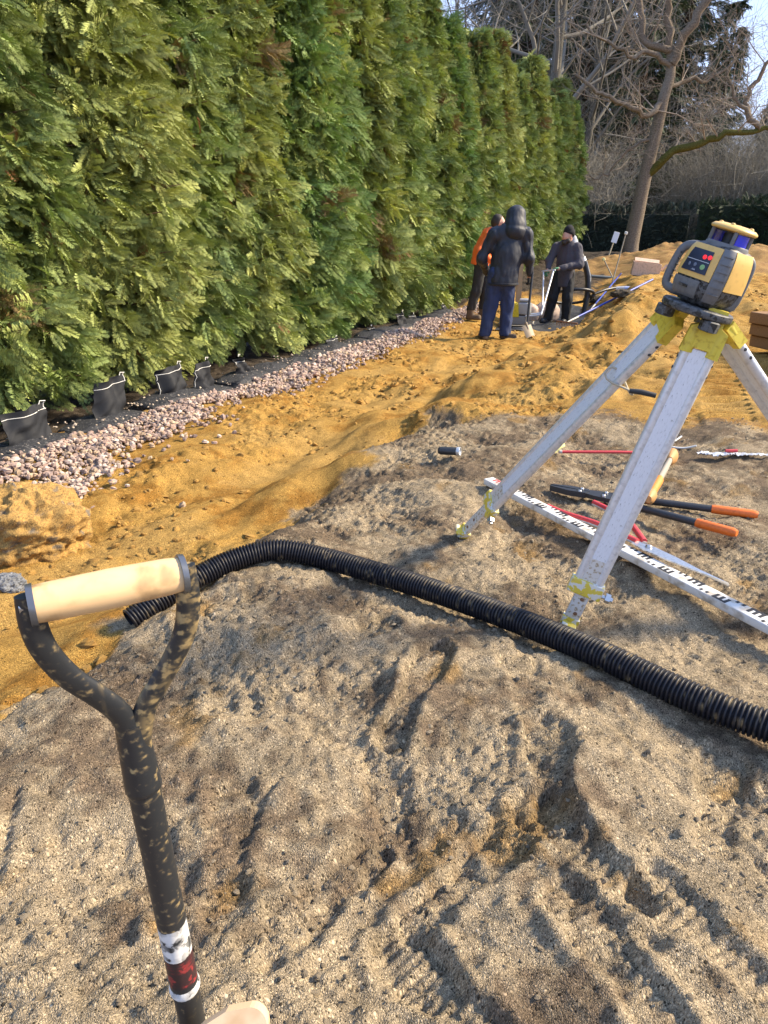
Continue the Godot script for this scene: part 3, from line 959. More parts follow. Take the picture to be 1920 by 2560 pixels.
# ---------------------------------------------------------------- drain pipe, staff, tools on the soil
func build_pipe() -> void:
	var pl := mat(Color(1, 1, 1), 0.45)
	pl.metallic_specular = 0.4
	var raw := [[-0.84, -1.96, 0.03], [-0.76, -2.04, 0.036], [-0.67, -2.12, 0.038], [-0.54, -2.215, 0.038], [-0.39, -2.265, 0.042], [-0.22, -2.25, 0.038], [0.0, -2.155, 0.038], [0.20, -2.03, 0.038], [0.42, -1.84, 0.038], [0.61, -1.635, 0.038], [0.78, -1.465, 0.038], [0.95, -1.32, 0.038], [1.2, -1.12, 0.038], [1.5, -0.9, 0.038]]
	var pts := []
	for q in raw: pts.append(on(q[0], q[1], q[2]))
	for rep in 3:                                     # the stiff pipe bridges the small hollows
		for k in range(1, pts.size() - 1): pts[k].y = maxf(pts[k].y, lerpf(pts[k].y, (pts[k - 1].y + pts[k + 1].y) * 0.5, 0.6))
	var path := catmull(pts, 60)
	var R := 0.0405
	var acc := 0.0
	var line := [path[0]]
	for k in range(1, path.size()):
		var d: float = path[k].distance_to(line[line.size() - 1])
		if d >= 0.0018: line.append(path[k])
	# resample evenly, eight rings to a corrugation of 14.5 mm
	var rs := []
	var seg := 0.0115 / 6.0
	var outp := [line[0]]
	var carry := 0.0
	for k in range(1, line.size()):
		var a: Vector3 = line[k - 1]; var b2: Vector3 = line[k]
		var L := a.distance_to(b2)
		var pos := seg - carry
		while pos <= L:
			outp.append(a.lerp(b2, pos / L)); pos += seg
		carry = L - (pos - seg)
	var prof := [0.0, 0.85, 1.0, 1.0, 0.85, 0.0]
	var mb := MB.new()
	var f := FastNoiseLite.new()
	f.seed = 4; f.frequency = 30.0; f.fractal_octaves = 3
	var sides := 22
	var side := Vector3.ZERO
	var prev := -1
	for k in outp.size():
		var t: Vector3 = (outp[mini(k + 2, outp.size() - 1)] - outp[maxi(k - 2, 0)]).normalized()
		side = Vector3.UP.cross(t).normalized()
		var up := t.cross(side)
		var rr: float = R - 0.0065 * (1.0 - prof[k % 6])
		var st := mb.v.size()
		for j in sides:
			var an := TAU * j / sides
			var p: Vector3 = outp[k] + side * cos(an) * rr + up * sin(an) * rr
			# sand stuck to the corrugations
			var mud: float = ss(0.22, 0.5, f.get_noise_3dv(p) + 0.35 * nzA.get_noise_2d(p.x * 2.0 + 8.0, p.z * 2.0) - 0.12) * (1.0 - 0.75 * prof[k % 6])
			mb.col = Color(0.013, 0.014, 0.018).lerp(Color(0.36, 0.27, 0.15), mud * 0.85)
			mb.p(p)
		if prev >= 0:
			for j in sides:
				var j2 := (j + 1) % sides
				mb.quad(prev + j, prev + j2, st + j2, st + j)
		prev = st
	var t := thing("drain_pipe", "black corrugated drain pipe snaking across the soil from the trench", "pipe")
	obj("corrugated_wall", mb.mesh(), pl, t)
	var ib := MB.new()
	ib.col = Color(0.01, 0.01, 0.012)
	var inner := []
	for k in range(0, 120, 6): inner.append(outp[k])
	inner.reverse()
	var irs := []
	for k in inner.size():
		var tt: Vector3 = (inner[maxi(k - 1, 0)] - inner[mini(k + 1, inner.size() - 1)]).normalized()
		var sd := Vector3.UP.cross(tt).normalized()
		var ring := PackedVector3Array()
		for j in 16:
			var an := TAU * j / 16
			ring.append(inner[k] + sd * cos(an) * 0.032 + tt.cross(sd) * sin(an) * 0.032)
		irs.append(ring)
	ib.rings(irs, true, false)
	obj("inner_wall", ib.mesh(), pl, t)

func build_staff() -> void:
	var a := on(0.50, -3.10, 0.026); var b := on(1.36, -1.44, 0.026)
	for k in 12:
		var q := a.lerp(b, k / 11.0)
		var low := hgt(q.x, q.z) + 0.008 - q.y
		if low > 0.0:
			a.y += low; b.y += low
	var d := (b - a).normalized()
	var L := a.distance_to(b)
	var xf := look(a, d, Vector3.UP)                  # y along the staff, z up, x across
	var t := thing("levelling_staff", "white levelling staff with black E markings lying under the tripod", "measuring staff", xf)
	var white := mat(Color(0.66, 0.64, 0.60), 0.55, 0.0, ramp_tex(noise_img(41, 0.03, 256, FastNoiseLite.TYPE_SIMPLEX_SMOOTH, 5), [[0.0, Color(0.42, 0.34, 0.25)], [0.3, Color(0.8, 0.76, 0.7)], [0.45, g(1.0)], [1.0, g(1.0)]]), 1.7)
	var mb := MB.new()
	mb.box(Transform3D(Basis(), V(0, L * 0.5, 0)), V(0.056, L, 0.03), 0.004)
	obj("rail", mb.mesh(), white, t)
	var ink := mat(Color(0.016, 0.016, 0.018), 0.6)
	var red := mat(Color(0.62, 0.045, 0.04), 0.6)
	var y := 0.04
	var k := 0
	while y < L - 0.1:
		var e := MB.new()
		var sd := 1.0 if k % 2 == 0 else -1.0
		if k > 0:
			e.box(Transform3D(Basis(), V(sd * -0.021, y + 0.025, 0.0156)), V(0.009, 0.052, 0.001))
			for j in 3: e.box(Transform3D(Basis(), V(sd * -0.005, y + 0.005 + 0.02 * j, 0.0156)), V(0.024, 0.0105, 0.001))
			for j in 2: e.box(Transform3D(Basis(), V(sd * 0.016, y + 0.066 + 0.022 * j, 0.0156)), V(0.013, 0.010, 0.001))
			obj("graduation", e.mesh(), ink, t)
		else:
			e.box(Transform3D(Basis(), V(-0.017, y + 0.03, 0.0156)), V(0.007, 0.06, 0.001))
			for j in 3: e.box(Transform3D(Basis(), V(-0.004, y + 0.006 + 0.024 * j, 0.0156)), V(0.02, 0.012, 0.001))
			obj("graduation", e.mesh(), red, t)
		y += 0.112
		k += 1
	var smear := MB.new()
	smear.prism(Transform3D(Basis(V(0, 1, 0), V(0, 0, 1), V(1, 0, 0)), V(-0.0283, 0.93, 0.0)), PackedVector2Array([Vector2(-0.05, -0.004), Vector2(-0.02, 0.009), Vector2(0.03, 0.011), Vector2(0.06, 0.002), Vector2(0.03, -0.008), Vector2(-0.01, -0.010)]), 0.0008)
	obj("paint_smear", smear.mesh(), red, t)

func rod(mb: MB, a: Vector3, b: Vector3, r0: float, r1: float, sides := 12) -> void:
	mb.tube([a, a.lerp(b, 0.02), a.lerp(b, 0.98), b], [r0 * 0.8, r0, r1, r1 * 0.75], sides)

func build_tools() -> void:
	var blk := mat(Color(0.028, 0.030, 0.034), 0.5, 0.0, M.t_soft, 8.0)
	var org := mat(Color(0.80, 0.17, 0.02), 0.5, 0.0, M.t_soft, 9.0)
	var steel := mat(Color(0.05, 0.055, 0.065), 0.45, 0.6)
	var bolt := mat(Color(0.5, 0.5, 0.5), 0.35, 0.9)
	var wood := mat(Color(0.52, 0.27, 0.09), 0.6, 0.0, M.t_fine, 7.0)
	M.blk = blk; M.steel = steel; M.bolt = bolt
	# bolt cutters
	var gy := hgt(1.05, -2.9)
	var y := (hgt(0.85, -3.0) + gy + hgt(1.3, -2.75) + hgt(1.5, -2.7) + hgt(1.3, -2.58)) / 5.0 + 0.026
	var t := thing("bolt_cutters", "long bolt cutters with black arms and orange grips lying on the soil", "bolt cutters", Transform3D(Basis(), V(1.02, y, -2.9)))
	var o := V(1.02, y, -2.9)
	var arms := [[V(1.04, y, -2.93), V(1.58, y + 0.01, -2.675)], [V(1.03, y, -2.87), V(1.395, y + 0.012, -2.475)]]
	for q in arms:
		var a: Vector3 = q[0] - o; var b: Vector3 = q[1] - o
		var mb := MB.new()
		mb.tube([a, a.lerp(b, 0.2), a.lerp(b, 0.73)], [0.017, 0.0165, 0.0155], 12)
		obj("arm", mb.mesh(), blk, t)
		var gb := MB.new()
		gb.tube([a.lerp(b, 0.70), a.lerp(b, 0.72), a.lerp(b, 0.97), a.lerp(b, 1.0)], [0.0175, 0.0195, 0.0185, 0.013], 14)
		obj("grip", gb.mesh(), org, t)
	var hub := MB.new()
	var dirb := (V(0.80, 0, -3.04) - V(1.03, 0, -2.90)).normalized()
	var bx := Transform3D(Basis(dirb, Vector3.UP.cross(dirb) * -1.0, Vector3.UP), Vector3.ZERO)
	bx = Transform3D(Basis(dirb, V(-dirb.z, 0, dirb.x), Vector3.UP), V(0, 0.004, 0))
	hub.prism(bx, PackedVector2Array([Vector2(-0.05, -0.05), Vector2(-0.05, 0.05), Vector2(0.06, 0.038), Vector2(0.12, 0.02), Vector2(0.12, -0.02), Vector2(0.06, -0.038)]), 0.02)
	obj("hinge_plate", hub.mesh(), steel, t)
	for sg in [-1.0, 1.0]:
		var jb := MB.new()
		jb.prism(bx, PackedVector2Array([Vector2(0.09, 0.002 * sg), Vector2(0.10, 0.03 * sg), Vector2(0.18, 0.034 * sg), Vector2(0.27, 0.014 * sg), Vector2(0.275, 0.006 * sg)]), 0.026)
		obj("jaw", jb.mesh(), steel, t)
	for q in [[0.02, 0.022], [0.02, -0.022], [0.13, 0.018], [0.13, -0.018]]:
		var nb := MB.new()
		nb.lathe(Transform3D(Basis(), bx * V(q[0], q[1], 0.010)), [Vector2(0.010, 0), Vector2(0.010, 0.006), Vector2(0.006, 0.008)], 10)
		obj("bolt", nb.mesh(), bolt, t)
	# hand tool: grey shaft, orange grip, pale wooden head and butt
	var h0 := V(1.635, hgt(1.635, -3.86) + 0.05, -3.86); var h1 := V(1.135, y + 0.055, -2.74)
	h0 = V(1.56, hgt(1.56, -3.55) + 0.03, -3.55)
	t = thing("hand_tool", "short hand tool with orange grip and grey shaft leaning on the bolt cutters", "tool", Transform3D(Basis(), h0))
	var hd := h1 - h0
	var mbs := MB.new()
	mbs.tube([hd * 0.1, hd * 0.35, hd * 0.6], [0.014, 0.016, 0.015], 12, true, 1.2)
	obj("shaft", mbs.mesh(), mat(Color(0.36, 0.31, 0.24), 0.7, 0.0, M.t_fine, 8.0), t)
	mbs = MB.new()
	mbs.tube([hd * 0.59, hd * 0.62, hd * 0.8, hd * 0.9], [0.018, 0.021, 0.018, 0.017], 12, true, 1.2)
	obj("grip", mbs.mesh(), mat(Color(0.72, 0.26, 0.04), 0.55, 0.0, M.t_soft, 9.0), t)
	mbs = MB.new()
	mbs.tube([hd * 0.89, hd * 0.92, hd * 0.97, hd * 1.0], [0.018, 0.026, 0.024, 0.012], 12, true, 1.3)
	obj("butt", mbs.mesh(), wood, t)
	mbs = MB.new()
	mbs.tube([hd * -0.02, hd * 0.0, hd * 0.06, hd * 0.12], [0.02, 0.034, 0.028, 0.016], 12, true, 1.4)
	obj("collar", mbs.mesh(), wood, t)
	# red-handled shears resting on the staff
	var red := mat(Color(0.62, 0.055, 0.06), 0.45, 0.0, M.t_soft, 9.0)
	var edge := mat(Color(0.52, 0.50, 0.47), 0.5, 0.0, M.t_soft, 9.0)
	var bright := mat(Color(0.62, 0.63, 0.64), 0.3, 0.85, M.t_soft, 9.0)
	var sy := hgt(0.9, -2.55) + 0.05
	t = thing("shears", "red handled metal shears lying across the white staff", "shears", Transform3D(Basis(), V(0.98, sy, -2.30)))
	var so := V(0.98, sy, -2.30)
	var hs := [[V(0.715, sy - 0.01, -2.78), V(0.77, sy - 0.005, -2.68), V(0.86, sy + 0.01, -2.53), V(0.955, sy + 0.015, -2.35)], [V(0.93, sy - 0.01, -2.83), V(0.97, sy - 0.01, -2.74), V(1.0, sy, -2.58), V(0.985, sy + 0.01, -2.36)]]
	for q in hs:
		var loc := []
		for p in q: loc.append(p - so)
		var path := catmull(loc, 6)
		var mb := MB.new()
		mb.tube(path, 0.012, 10, true, 0.9)
		var hh := obj("handle", mb.mesh(), red, t)
		var path2 := []
		for p in path: path2.append(p + V(0.0, -0.007, 0.006))
		mb = MB.new()
		mb.tube(path2, 0.011, 8, true, 0.7)
		obj("handle_liner", mb.mesh(), edge, hh)
	var bd := (V(1.14, 0, -2.02) - V(0.98, 0, -2.30)).normalized()
	var bf := Transform3D(Basis(bd, V(-bd.z, 0, bd.x), Vector3.UP), V(0, 0.008, 0))
	for sg in [-1.0, 1.0]:
		var mb := MB.new()
		mb.prism(Transform3D(bf.basis, bf.origin + V(0, 0.004 * sg, 0)), PackedVector2Array([Vector2(-0.06, 0.022 * sg), Vector2(0.0, 0.034 * sg), Vector2(0.10, 0.03 * sg), Vector2(0.33, 0.002 * sg), Vector2(0.10, -0.006 * sg), Vector2(-0.06, -0.01 * sg)]), 0.005)
		obj("blade", mb.mesh(), bright, t)
	var pv := MB.new()
	pv.lathe(Transform3D(Basis(), V(0, 0.014, 0)), [Vector2(0.012, 0), Vector2(0.012, 0.005), Vector2(0.007, 0.008)], 12)
	obj("pivot", pv.mesh(), bolt, t)
	# tin can on its side
	var cx := on(0.36, -3.55, 0.03)
	t = thing("spray_can", "dark spray can with a silver rim lying by the tripod foot", "can", look(cx, V(0.9, 0.06, 0.35), Vector3.UP).scaled_local(Vector3.ONE * 0.68))
	var cb := MB.new()
	cb.lathe(Transform3D(), [Vector2(0.024, -0.10), Vector2(0.030, -0.09), Vector2(0.032, -0.08), Vector2(0.032, 0.05), Vector2(0.030, 0.052)], 20)
	obj("body", cb.mesh(), mat(Color(0.06, 0.06, 0.06), 0.4, 0.3, ramp_tex(noise_img(43, 0.06, 128), [[0.0, g(0.5)], [0.55, g(1.0)], [0.62, g(4.0)], [1.0, g(5.0)]]), 6.0), t)
	cb = MB.new()
	cb.lathe(Transform3D(), [Vector2(0.030, 0.050), Vector2(0.035, 0.052), Vector2(0.035, 0.078), Vector2(0.033, 0.080), Vector2(0.028, 0.079), Vector2(0.026, 0.064), Vector2(0.0, 0.062)], 22, false)
	obj("cap", cb.mesh(), mat(Color(0.6, 0.6, 0.58), 0.35, 0.5), t)
	# red rod
	var ra := on(0.985, -3.68, 0.02); var rb := on(1.60, -3.66, 0.02)
	t = thing("marker_rod", "thin red rod lying behind the tripod leg", "rod", Transform3D(Basis(), ra))
	var mb2 := MB.new()
	mb2.tube([V(0, 0, 0), (rb - ra) * 0.5 + V(0, 0.004, 0.004), rb - ra], 0.0085, 8)
	obj("bar", mb2.mesh(), red, t)
	mb2 = MB.new()
	mb2.tube([V(-0.005, 0.002, 0), V(0.012, 0.002, 0)], 0.011, 8)
	obj("end_cap", mb2.mesh(), edge, t)
	# yellow tape scrap
	var ta := on(0.955, -3.70, 0.02)
	var yb := MB.new()
	yb.sheet(14, 3, func(a: float, c: float) -> Vector3: return V(-0.06 + 0.11 * a + 0.01 * sin(a * 8.0), 0.03 * absf(sin(a * 5.0)) + 0.012 * c, 0.05 * sin(a * 3.0) - 0.02 * c), 0.003)
	tag(obj("tape_scrap", yb.mesh(), mat(Color(0.62, 0.60, 0.20), 0.7), null, Transform3D(Basis(), ta)), "crumpled yellow tape scrap at the left end of the red rod", "tape")
	# torn grey plastic wrapping
	var pa := on(1.86, -3.54, 0.012)
	var wrap := mat(Color(0.50, 0.52, 0.56), 0.3, 0.0, M.t_soft, 6.0)
	var wt := thing("plastic_wrapping", "torn strip of grey plastic wrapping right of the tripod legs", "wrapping", Transform3D(Basis(), pa))
	var wb := MB.new()
	wb.sheet(26, 6, func(a: float, c: float) -> Vector3: return V(-0.17 + 0.19 * a, 0.010 + 0.014 * nzC.get_noise_2d(a * 0.6, c * 0.5) + 0.005 * sin(c * 7.0 + a * 9.0), (c - 0.5) * 0.055 * (0.4 + 0.6 * sin(a * PI)) + 0.02 * a), 0.002)
	obj("film", wb.mesh(), wrap, wt)
	wb = MB.new()
	wb.sheet(26, 5, func(a: float, c: float) -> Vector3: return V(0.03 + 0.20 * a, 0.010 + 0.012 * nzC.get_noise_2d(a * 0.6 + 5.0, c * 0.5), 0.01 + (c - 0.5) * 0.045 * (1.0 - 0.8 * a) + 0.015 * a), 0.002)
	obj("film", wb.mesh(), wrap, wt)
	wb = MB.new()
	wb.tube([V(-0.02, 0.022, 0.0), V(0.04, 0.026, 0.008)], 0.009, 8)
	obj("red_tip", wb.mesh(), red, wt)
	# white cord
	var cpts := []
	for q in [[1.86, -4.14], [1.80, -4.10], [1.74, -4.06], [1.73, -4.0], [1.80, -3.95], [1.86, -3.92]]: cpts.append(on(q[0], q[1], 0.012))
	wb = MB.new()
	wb.tube(catmull(cpts, 6), 0.006, 6)
	tag(obj("cord", wb.mesh(), M.stitch, null), "short loop of white cord on the dark soil right of the tripod", "cord")
	cpts = []
	for q in [[1.78, -2.66], [1.74, -2.60], [1.77, -2.55], [1.83, -2.5]]: cpts.append(on(q[0], q[1], 0.006))
	wb = MB.new()
	wb.tube(catmull(cpts, 6), 0.004, 6)
	tag(obj("cord", wb.mesh(), M.stitch, null), "small white cord scrap at the right edge beside the orange grips", "cord")
	# pale wooden board end by the camera
	var woodm := mat(Color(0.70, 0.50, 0.30), 0.6, 0.0, ramp_tex(noise_img(44, 0.02, 256, FastNoiseLite.TYPE_SIMPLEX_SMOOTH, 4), [[0.0, Color(0.78, 0.70, 0.6)], [0.5, g(1.0)], [1.0, g(1.0)]]), 3.0)
	var poly := PackedVector2Array()
	for k in 9:
		var an := -0.15 + 1.75 * k / 8.0
		poly.append(Vector2(0.03 + 0.022 * cos(an), 0.205 + 0.022 * sin(an)))
	poly.append(Vector2(0.0, 0.222)); poly.append(Vector2(-0.03, 0.205)); poly.append(Vector2(-0.06, 0.178)); poly.append(Vector2(-0.082, 0.14)); poly.append(Vector2(-0.06, -0.20)); poly.append(Vector2(0.035, -0.20))
	wb = MB.new()
	wb.prism(Transform3D(), poly, 0.02)
	var wp := V(-0.195, 0.464, -0.563) - V(0.0, 0.80, -0.6).normalized() * 0.225
	var ww := obj("wooden_board", wb.mesh(), woodm, null, look(wp, V(0.0, 0.80, -0.6), V(0, 0.6, 0.80)))
	tag(ww, "pale wooden board end with a rounded corner at the bottom edge", "board")

# ---------------------------------------------------------------- tripod and rotating laser
func tripod_leg(t: Node3D, hinge: Vector3, foot: Vector3, face: Vector3, ext: float) -> void:
	var d := (foot - hinge).normalized()
	var L := hinge.distance_to(foot)
	var nrm := (face - d * face.dot(d)).normalized()           # outward face
	var w := nrm.cross(-d).normalized()                    # across the leg
	var xf := Transform3D(Basis(w, -d, w.cross(-d)), hinge)   # y up the leg, z outwards
	if (xf.basis.z).dot(nrm) < 0: xf = Transform3D(Basis(-w, -d, (-w).cross(-d)), hinge)
	var leg := Node3D.new()
	leg.name = "leg" if not t.has_node("leg") else ("leg_001" if not t.has_node("leg_001") else "leg_002")
	t.add_child(leg, true)
	leg.transform = xf
	var Lo := L - ext
	for sg: float in [-1.0, 1.0]:
		var mb := MB.new()
		mb.tube([V(sg * 0.031, -0.075, 0), V(sg * 0.031, -Lo, 0)], 0.0135, 14)
		obj("rail", mb.mesh(), M.alu, leg)
	var pb := MB.new()
	pb.box(Transform3D(Basis(), V(0, -0.075 - (Lo - 0.075) * 0.5, 0.003)), V(0.050, Lo - 0.075, 0.012), 0.002)
	obj("panel", pb.mesh(), M.alupanel, leg)
	# yellow hinge casting: tongue above, wider below, notch at the lower edge
	var poly := PackedVector2Array([Vector2(-0.024, 0.03), Vector2(0.024, 0.03), Vector2(0.026, -0.012), Vector2(0.046, -0.022), Vector2(0.049, -0.088), Vector2(0.026, -0.088), Vector2(0.020, -0.072), Vector2(-0.020, -0.072), Vector2(-0.026, -0.088), Vector2(-0.049, -0.088), Vector2(-0.046, -0.022), Vector2(-0.026, -0.012)])
	var hb := MB.new()
	hb.prism(Transform3D(Basis(), V(0, 0, 0.0)), poly, 0.030)
	for sg: float in [-1.0, 1.0]: hb.tube([V(sg * 0.031, -0.020, 0), V(sg * 0.031, -0.026, 0), V(sg * 0.031, -0.087, 0)], [0.012, 0.0168, 0.0168], 14)
	obj("hinge_casting", hb.mesh(), M.yellow, leg)
	for sg: float in [-1.0, 1.0]:
		for k in 2:
			var rb := MB.new()
			rb.lathe(Transform3D(Basis(V(0, 0, 1), V(sg, 0, 0), V(0, 1, 0)) if sg > 0 else Basis(V(0, 0, 1), V(-1, 0, 0), V(0, -1, 0)), V(sg * 0.0435, -0.105 - 0.03 * k, 0.0)), [Vector2(0.005, 0), Vector2(0.005, 0.001), Vector2(0.003, 0.003)], 8)
			obj("rivet", rb.mesh(), M.steel, leg)
	# clamp band, its nut, the inner leg and its shoe
	var cb := MB.new()
	cb.box(Transform3D(Basis(), V(0, -Lo - 0.005, 0.0)), V(0.104, 0.052, 0.036), 0.004)
	obj("clamp_band", cb.mesh(), M.yelworn, leg)
	var nb := MB.new()
	nb.lathe(Transform3D(Basis(V(0, 0, 1), V(1, 0, 0), V(0, 1, 0)), V(0.052, -Lo - 0.012, 0.004)), [Vector2(0.006, 0), Vector2(0.006, 0.010), Vector2(0.015, 0.011), Vector2(0.015, 0.026), Vector2(0.007, 0.027), Vector2(0.007, 0.034)], 6)
	obj("clamp_nut", nb.mesh(true), M.bolt, leg)
	var ib := MB.new()
	ib.box(Transform3D(Basis(), V(0, -(Lo - 0.1 + L - 0.035) * 0.5, 0.0)), V(0.046, (L - 0.035) - (Lo - 0.1), 0.020), 0.003)
	obj("inner_leg", ib.mesh(), M.aluold, leg)
	for k in 2:
		var rb := MB.new()
		rb.lathe(Transform3D(Basis(V(1, 0, 0), V(0, 0, 1), V(0, -1, 0)), V(0.004, -L + 0.065 + 0.055 * k, 0.0100)), [Vector2(0.0065, 0), Vector2(0.006, 0.0012), Vector2(0.002, 0.0014)], 10)
		obj("rivet", rb.mesh(), M.rust, leg)
	var fb := MB.new()
	fb.prism(Transform3D(Basis(), V(0, -L + 0.01, 0.0)), PackedVector2Array([Vector2(-0.027, 0.035), Vector2(0.027, 0.035), Vector2(0.026, 0.0), Vector2(0.010, -0.030), Vector2(-0.010, -0.030), Vector2(-0.026, 0.0)]), 0.028)
	fb.box(Transform3D(Basis(), V(0, -L + 0.028, 0.024)), V(0.045, 0.010, 0.034), 0.003)
	var ft := obj("foot", fb.mesh(), M.yelworn, leg)
	var sb := MB.new()
	sb.tube([V(0, -L - 0.01, 0), V(0, -L - 0.05, 0)], [0.010, 0.002], 8)
	obj("spike", sb.mesh(), M.steel, ft)

func build_tripod() -> void:
	var yn := ramp_tex(noise_img(51, 0.03, 256, FastNoiseLite.TYPE_SIMPLEX_SMOOTH, 5), [[0.0, Color(0.45, 0.36, 0.22)], [0.30, Color(0.85, 0.8, 0.7)], [0.42, g(1.0)], [1.0, g(1.0)]])
	M.yellow = mat(Color(0.66, 0.52, 0.055), 0.5, 0.0, yn, 5.0)
	M.yelworn = mat(Color(1, 1, 1), 0.55, 0.0, ramp_tex(noise_img(52, 0.028, 256, FastNoiseLite.TYPE_SIMPLEX_SMOOTH, 4), [[0.0, Color(0.62, 0.60, 0.55)], [0.46, Color(0.66, 0.63, 0.55)], [0.50, Color(0.66, 0.50, 0.05)], [0.85, Color(0.64, 0.48, 0.06)], [1.0, Color(0.3, 0.2, 0.1)]]), 3.6)
	var scuff := ramp_tex(noise_img(53, 0.035, 512, FastNoiseLite.TYPE_SIMPLEX_SMOOTH, 6), [[0.0, g(0.05)], [0.13, g(0.3)], [0.18, g(0.85)], [0.40, g(0.97)], [1.0, g(1.0)]])
	M.alu = mat(Color(0.76, 0.77, 0.79), 0.4, 0.4, M.t_soft, 6.0)
	M.alupanel = mat(Color(0.74, 0.77, 0.82), 0.42, 0.15, scuff, 5.0)
	M.alupanel.uv1_scale = V(9.0, 3.0, 9.0)
	M.aluold = mat(Color(0.64, 0.62, 0.58), 0.55, 0.25, ramp_tex(noise_img(54, 0.04, 256, FastNoiseLite.TYPE_SIMPLEX_SMOOTH, 5), [[0.0, Color(0.35, 0.22, 0.10)], [0.3, Color(0.7, 0.6, 0.45)], [0.45, g(1.0)], [1.0, g(1.0)]]), 6.0)
	M.rust = mat(Color(0.20, 0.10, 0.05), 0.8)
	M.grey = mat(Color(0.10, 0.103, 0.107), 0.55, 0.0, ramp_tex(noise_img(55, 0.03, 256, FastNoiseLite.TYPE_SIMPLEX_SMOOTH, 5), [[0.0, g(0.8)], [0.55, g(1.0)], [0.72, Color(2.2, 2.1, 1.9)], [1.0, Color(2.8, 2.6, 2.3)]]), 6.0)
	var T := V(0.805, 1.195, -1.817)
	var axis := V(0.256, 0.958, 0.110).normalized()
	var feet := [V(0.58, hgt(0.58, -1.88) + 0.012, -1.88), V(0.315, hgt(0.315, -2.53) + 0.012, -2.53), V(1.72, hgt(1.72, -2.0) + 0.012, -2.0)]
	var t := thing("tripod", "yellow and silver aluminium surveyor's tripod standing on the brown soil", "tripod")
	for k in 3:
		var rad: Vector3 = feet[k] - T
		rad = (rad - axis * rad.dot(axis)).normalized()
		tripod_leg(t, T + rad * 0.055 - axis * 0.022, feet[k], [V(-0.30, 0.1, 0.95), V(-0.75, 0.5, 0.35), V(0.75, 0.5, -0.25)][k], [0.165, 0.24, 0.22][k])
	var hf := look(T, axis, V(-0.406, 0, 0.914))
	var hb := MB.new()
	hb.lathe(hf, [Vector2(0.055, -0.022), Vector2(0.086, -0.020), Vector2(0.090, -0.016), Vector2(0.090, -0.004), Vector2(0.086, 0.0), Vector2(0.03, 0.001)], 36)
	obj("head_plate", hb.mesh(), M.grey, t)
	for k in 3:
		var an := 0.35 + TAU * k / 3.0 + 0.6
		var kb := MB.new()
		kb.lathe(Transform3D(hf.basis, hf * V(0.072 * cos(an), -0.045, 0.072 * sin(an))), [Vector2(0.020, -0.002), Vector2(0.024, 0.0), Vector2(0.024, 0.022), Vector2(0.021, 0.025)], 8)
		obj("clamp_block", kb.mesh(true), M.grey, t)
	# strap and black handle on the left leg
	var q0 := T.lerp(feet[1], 0.24)
	var sb := MB.new()
	var sf := look(q0, feet[1] - T, V(-0.3, 0.3, 1))
	var loop := []
	for k in 15:
		var an := TAU * k / 14.0
		loop.append(sf * V(0.052 * cos(an), 0.012 * sin(an * 2.0), 0.024 * sin(an)))
	sb.tube(loop, 0.0035, 6)
	var st := obj("strap", sb.mesh(), mat(Color(0.42, 0.37, 0.28), 0.9), t)
	sb = MB.new()
	sb.tube([q0 + V(0.02, -0.02, 0.03), q0 + V(0.05, -0.022, 0.04), q0 + V(0.090, -0.03, 0.05)], [0.007, 0.008, 0.007], 10)
	obj("strap_handle", sb.mesh(), M.blk, st)
	build_laser(T + axis * 0.002, axis)

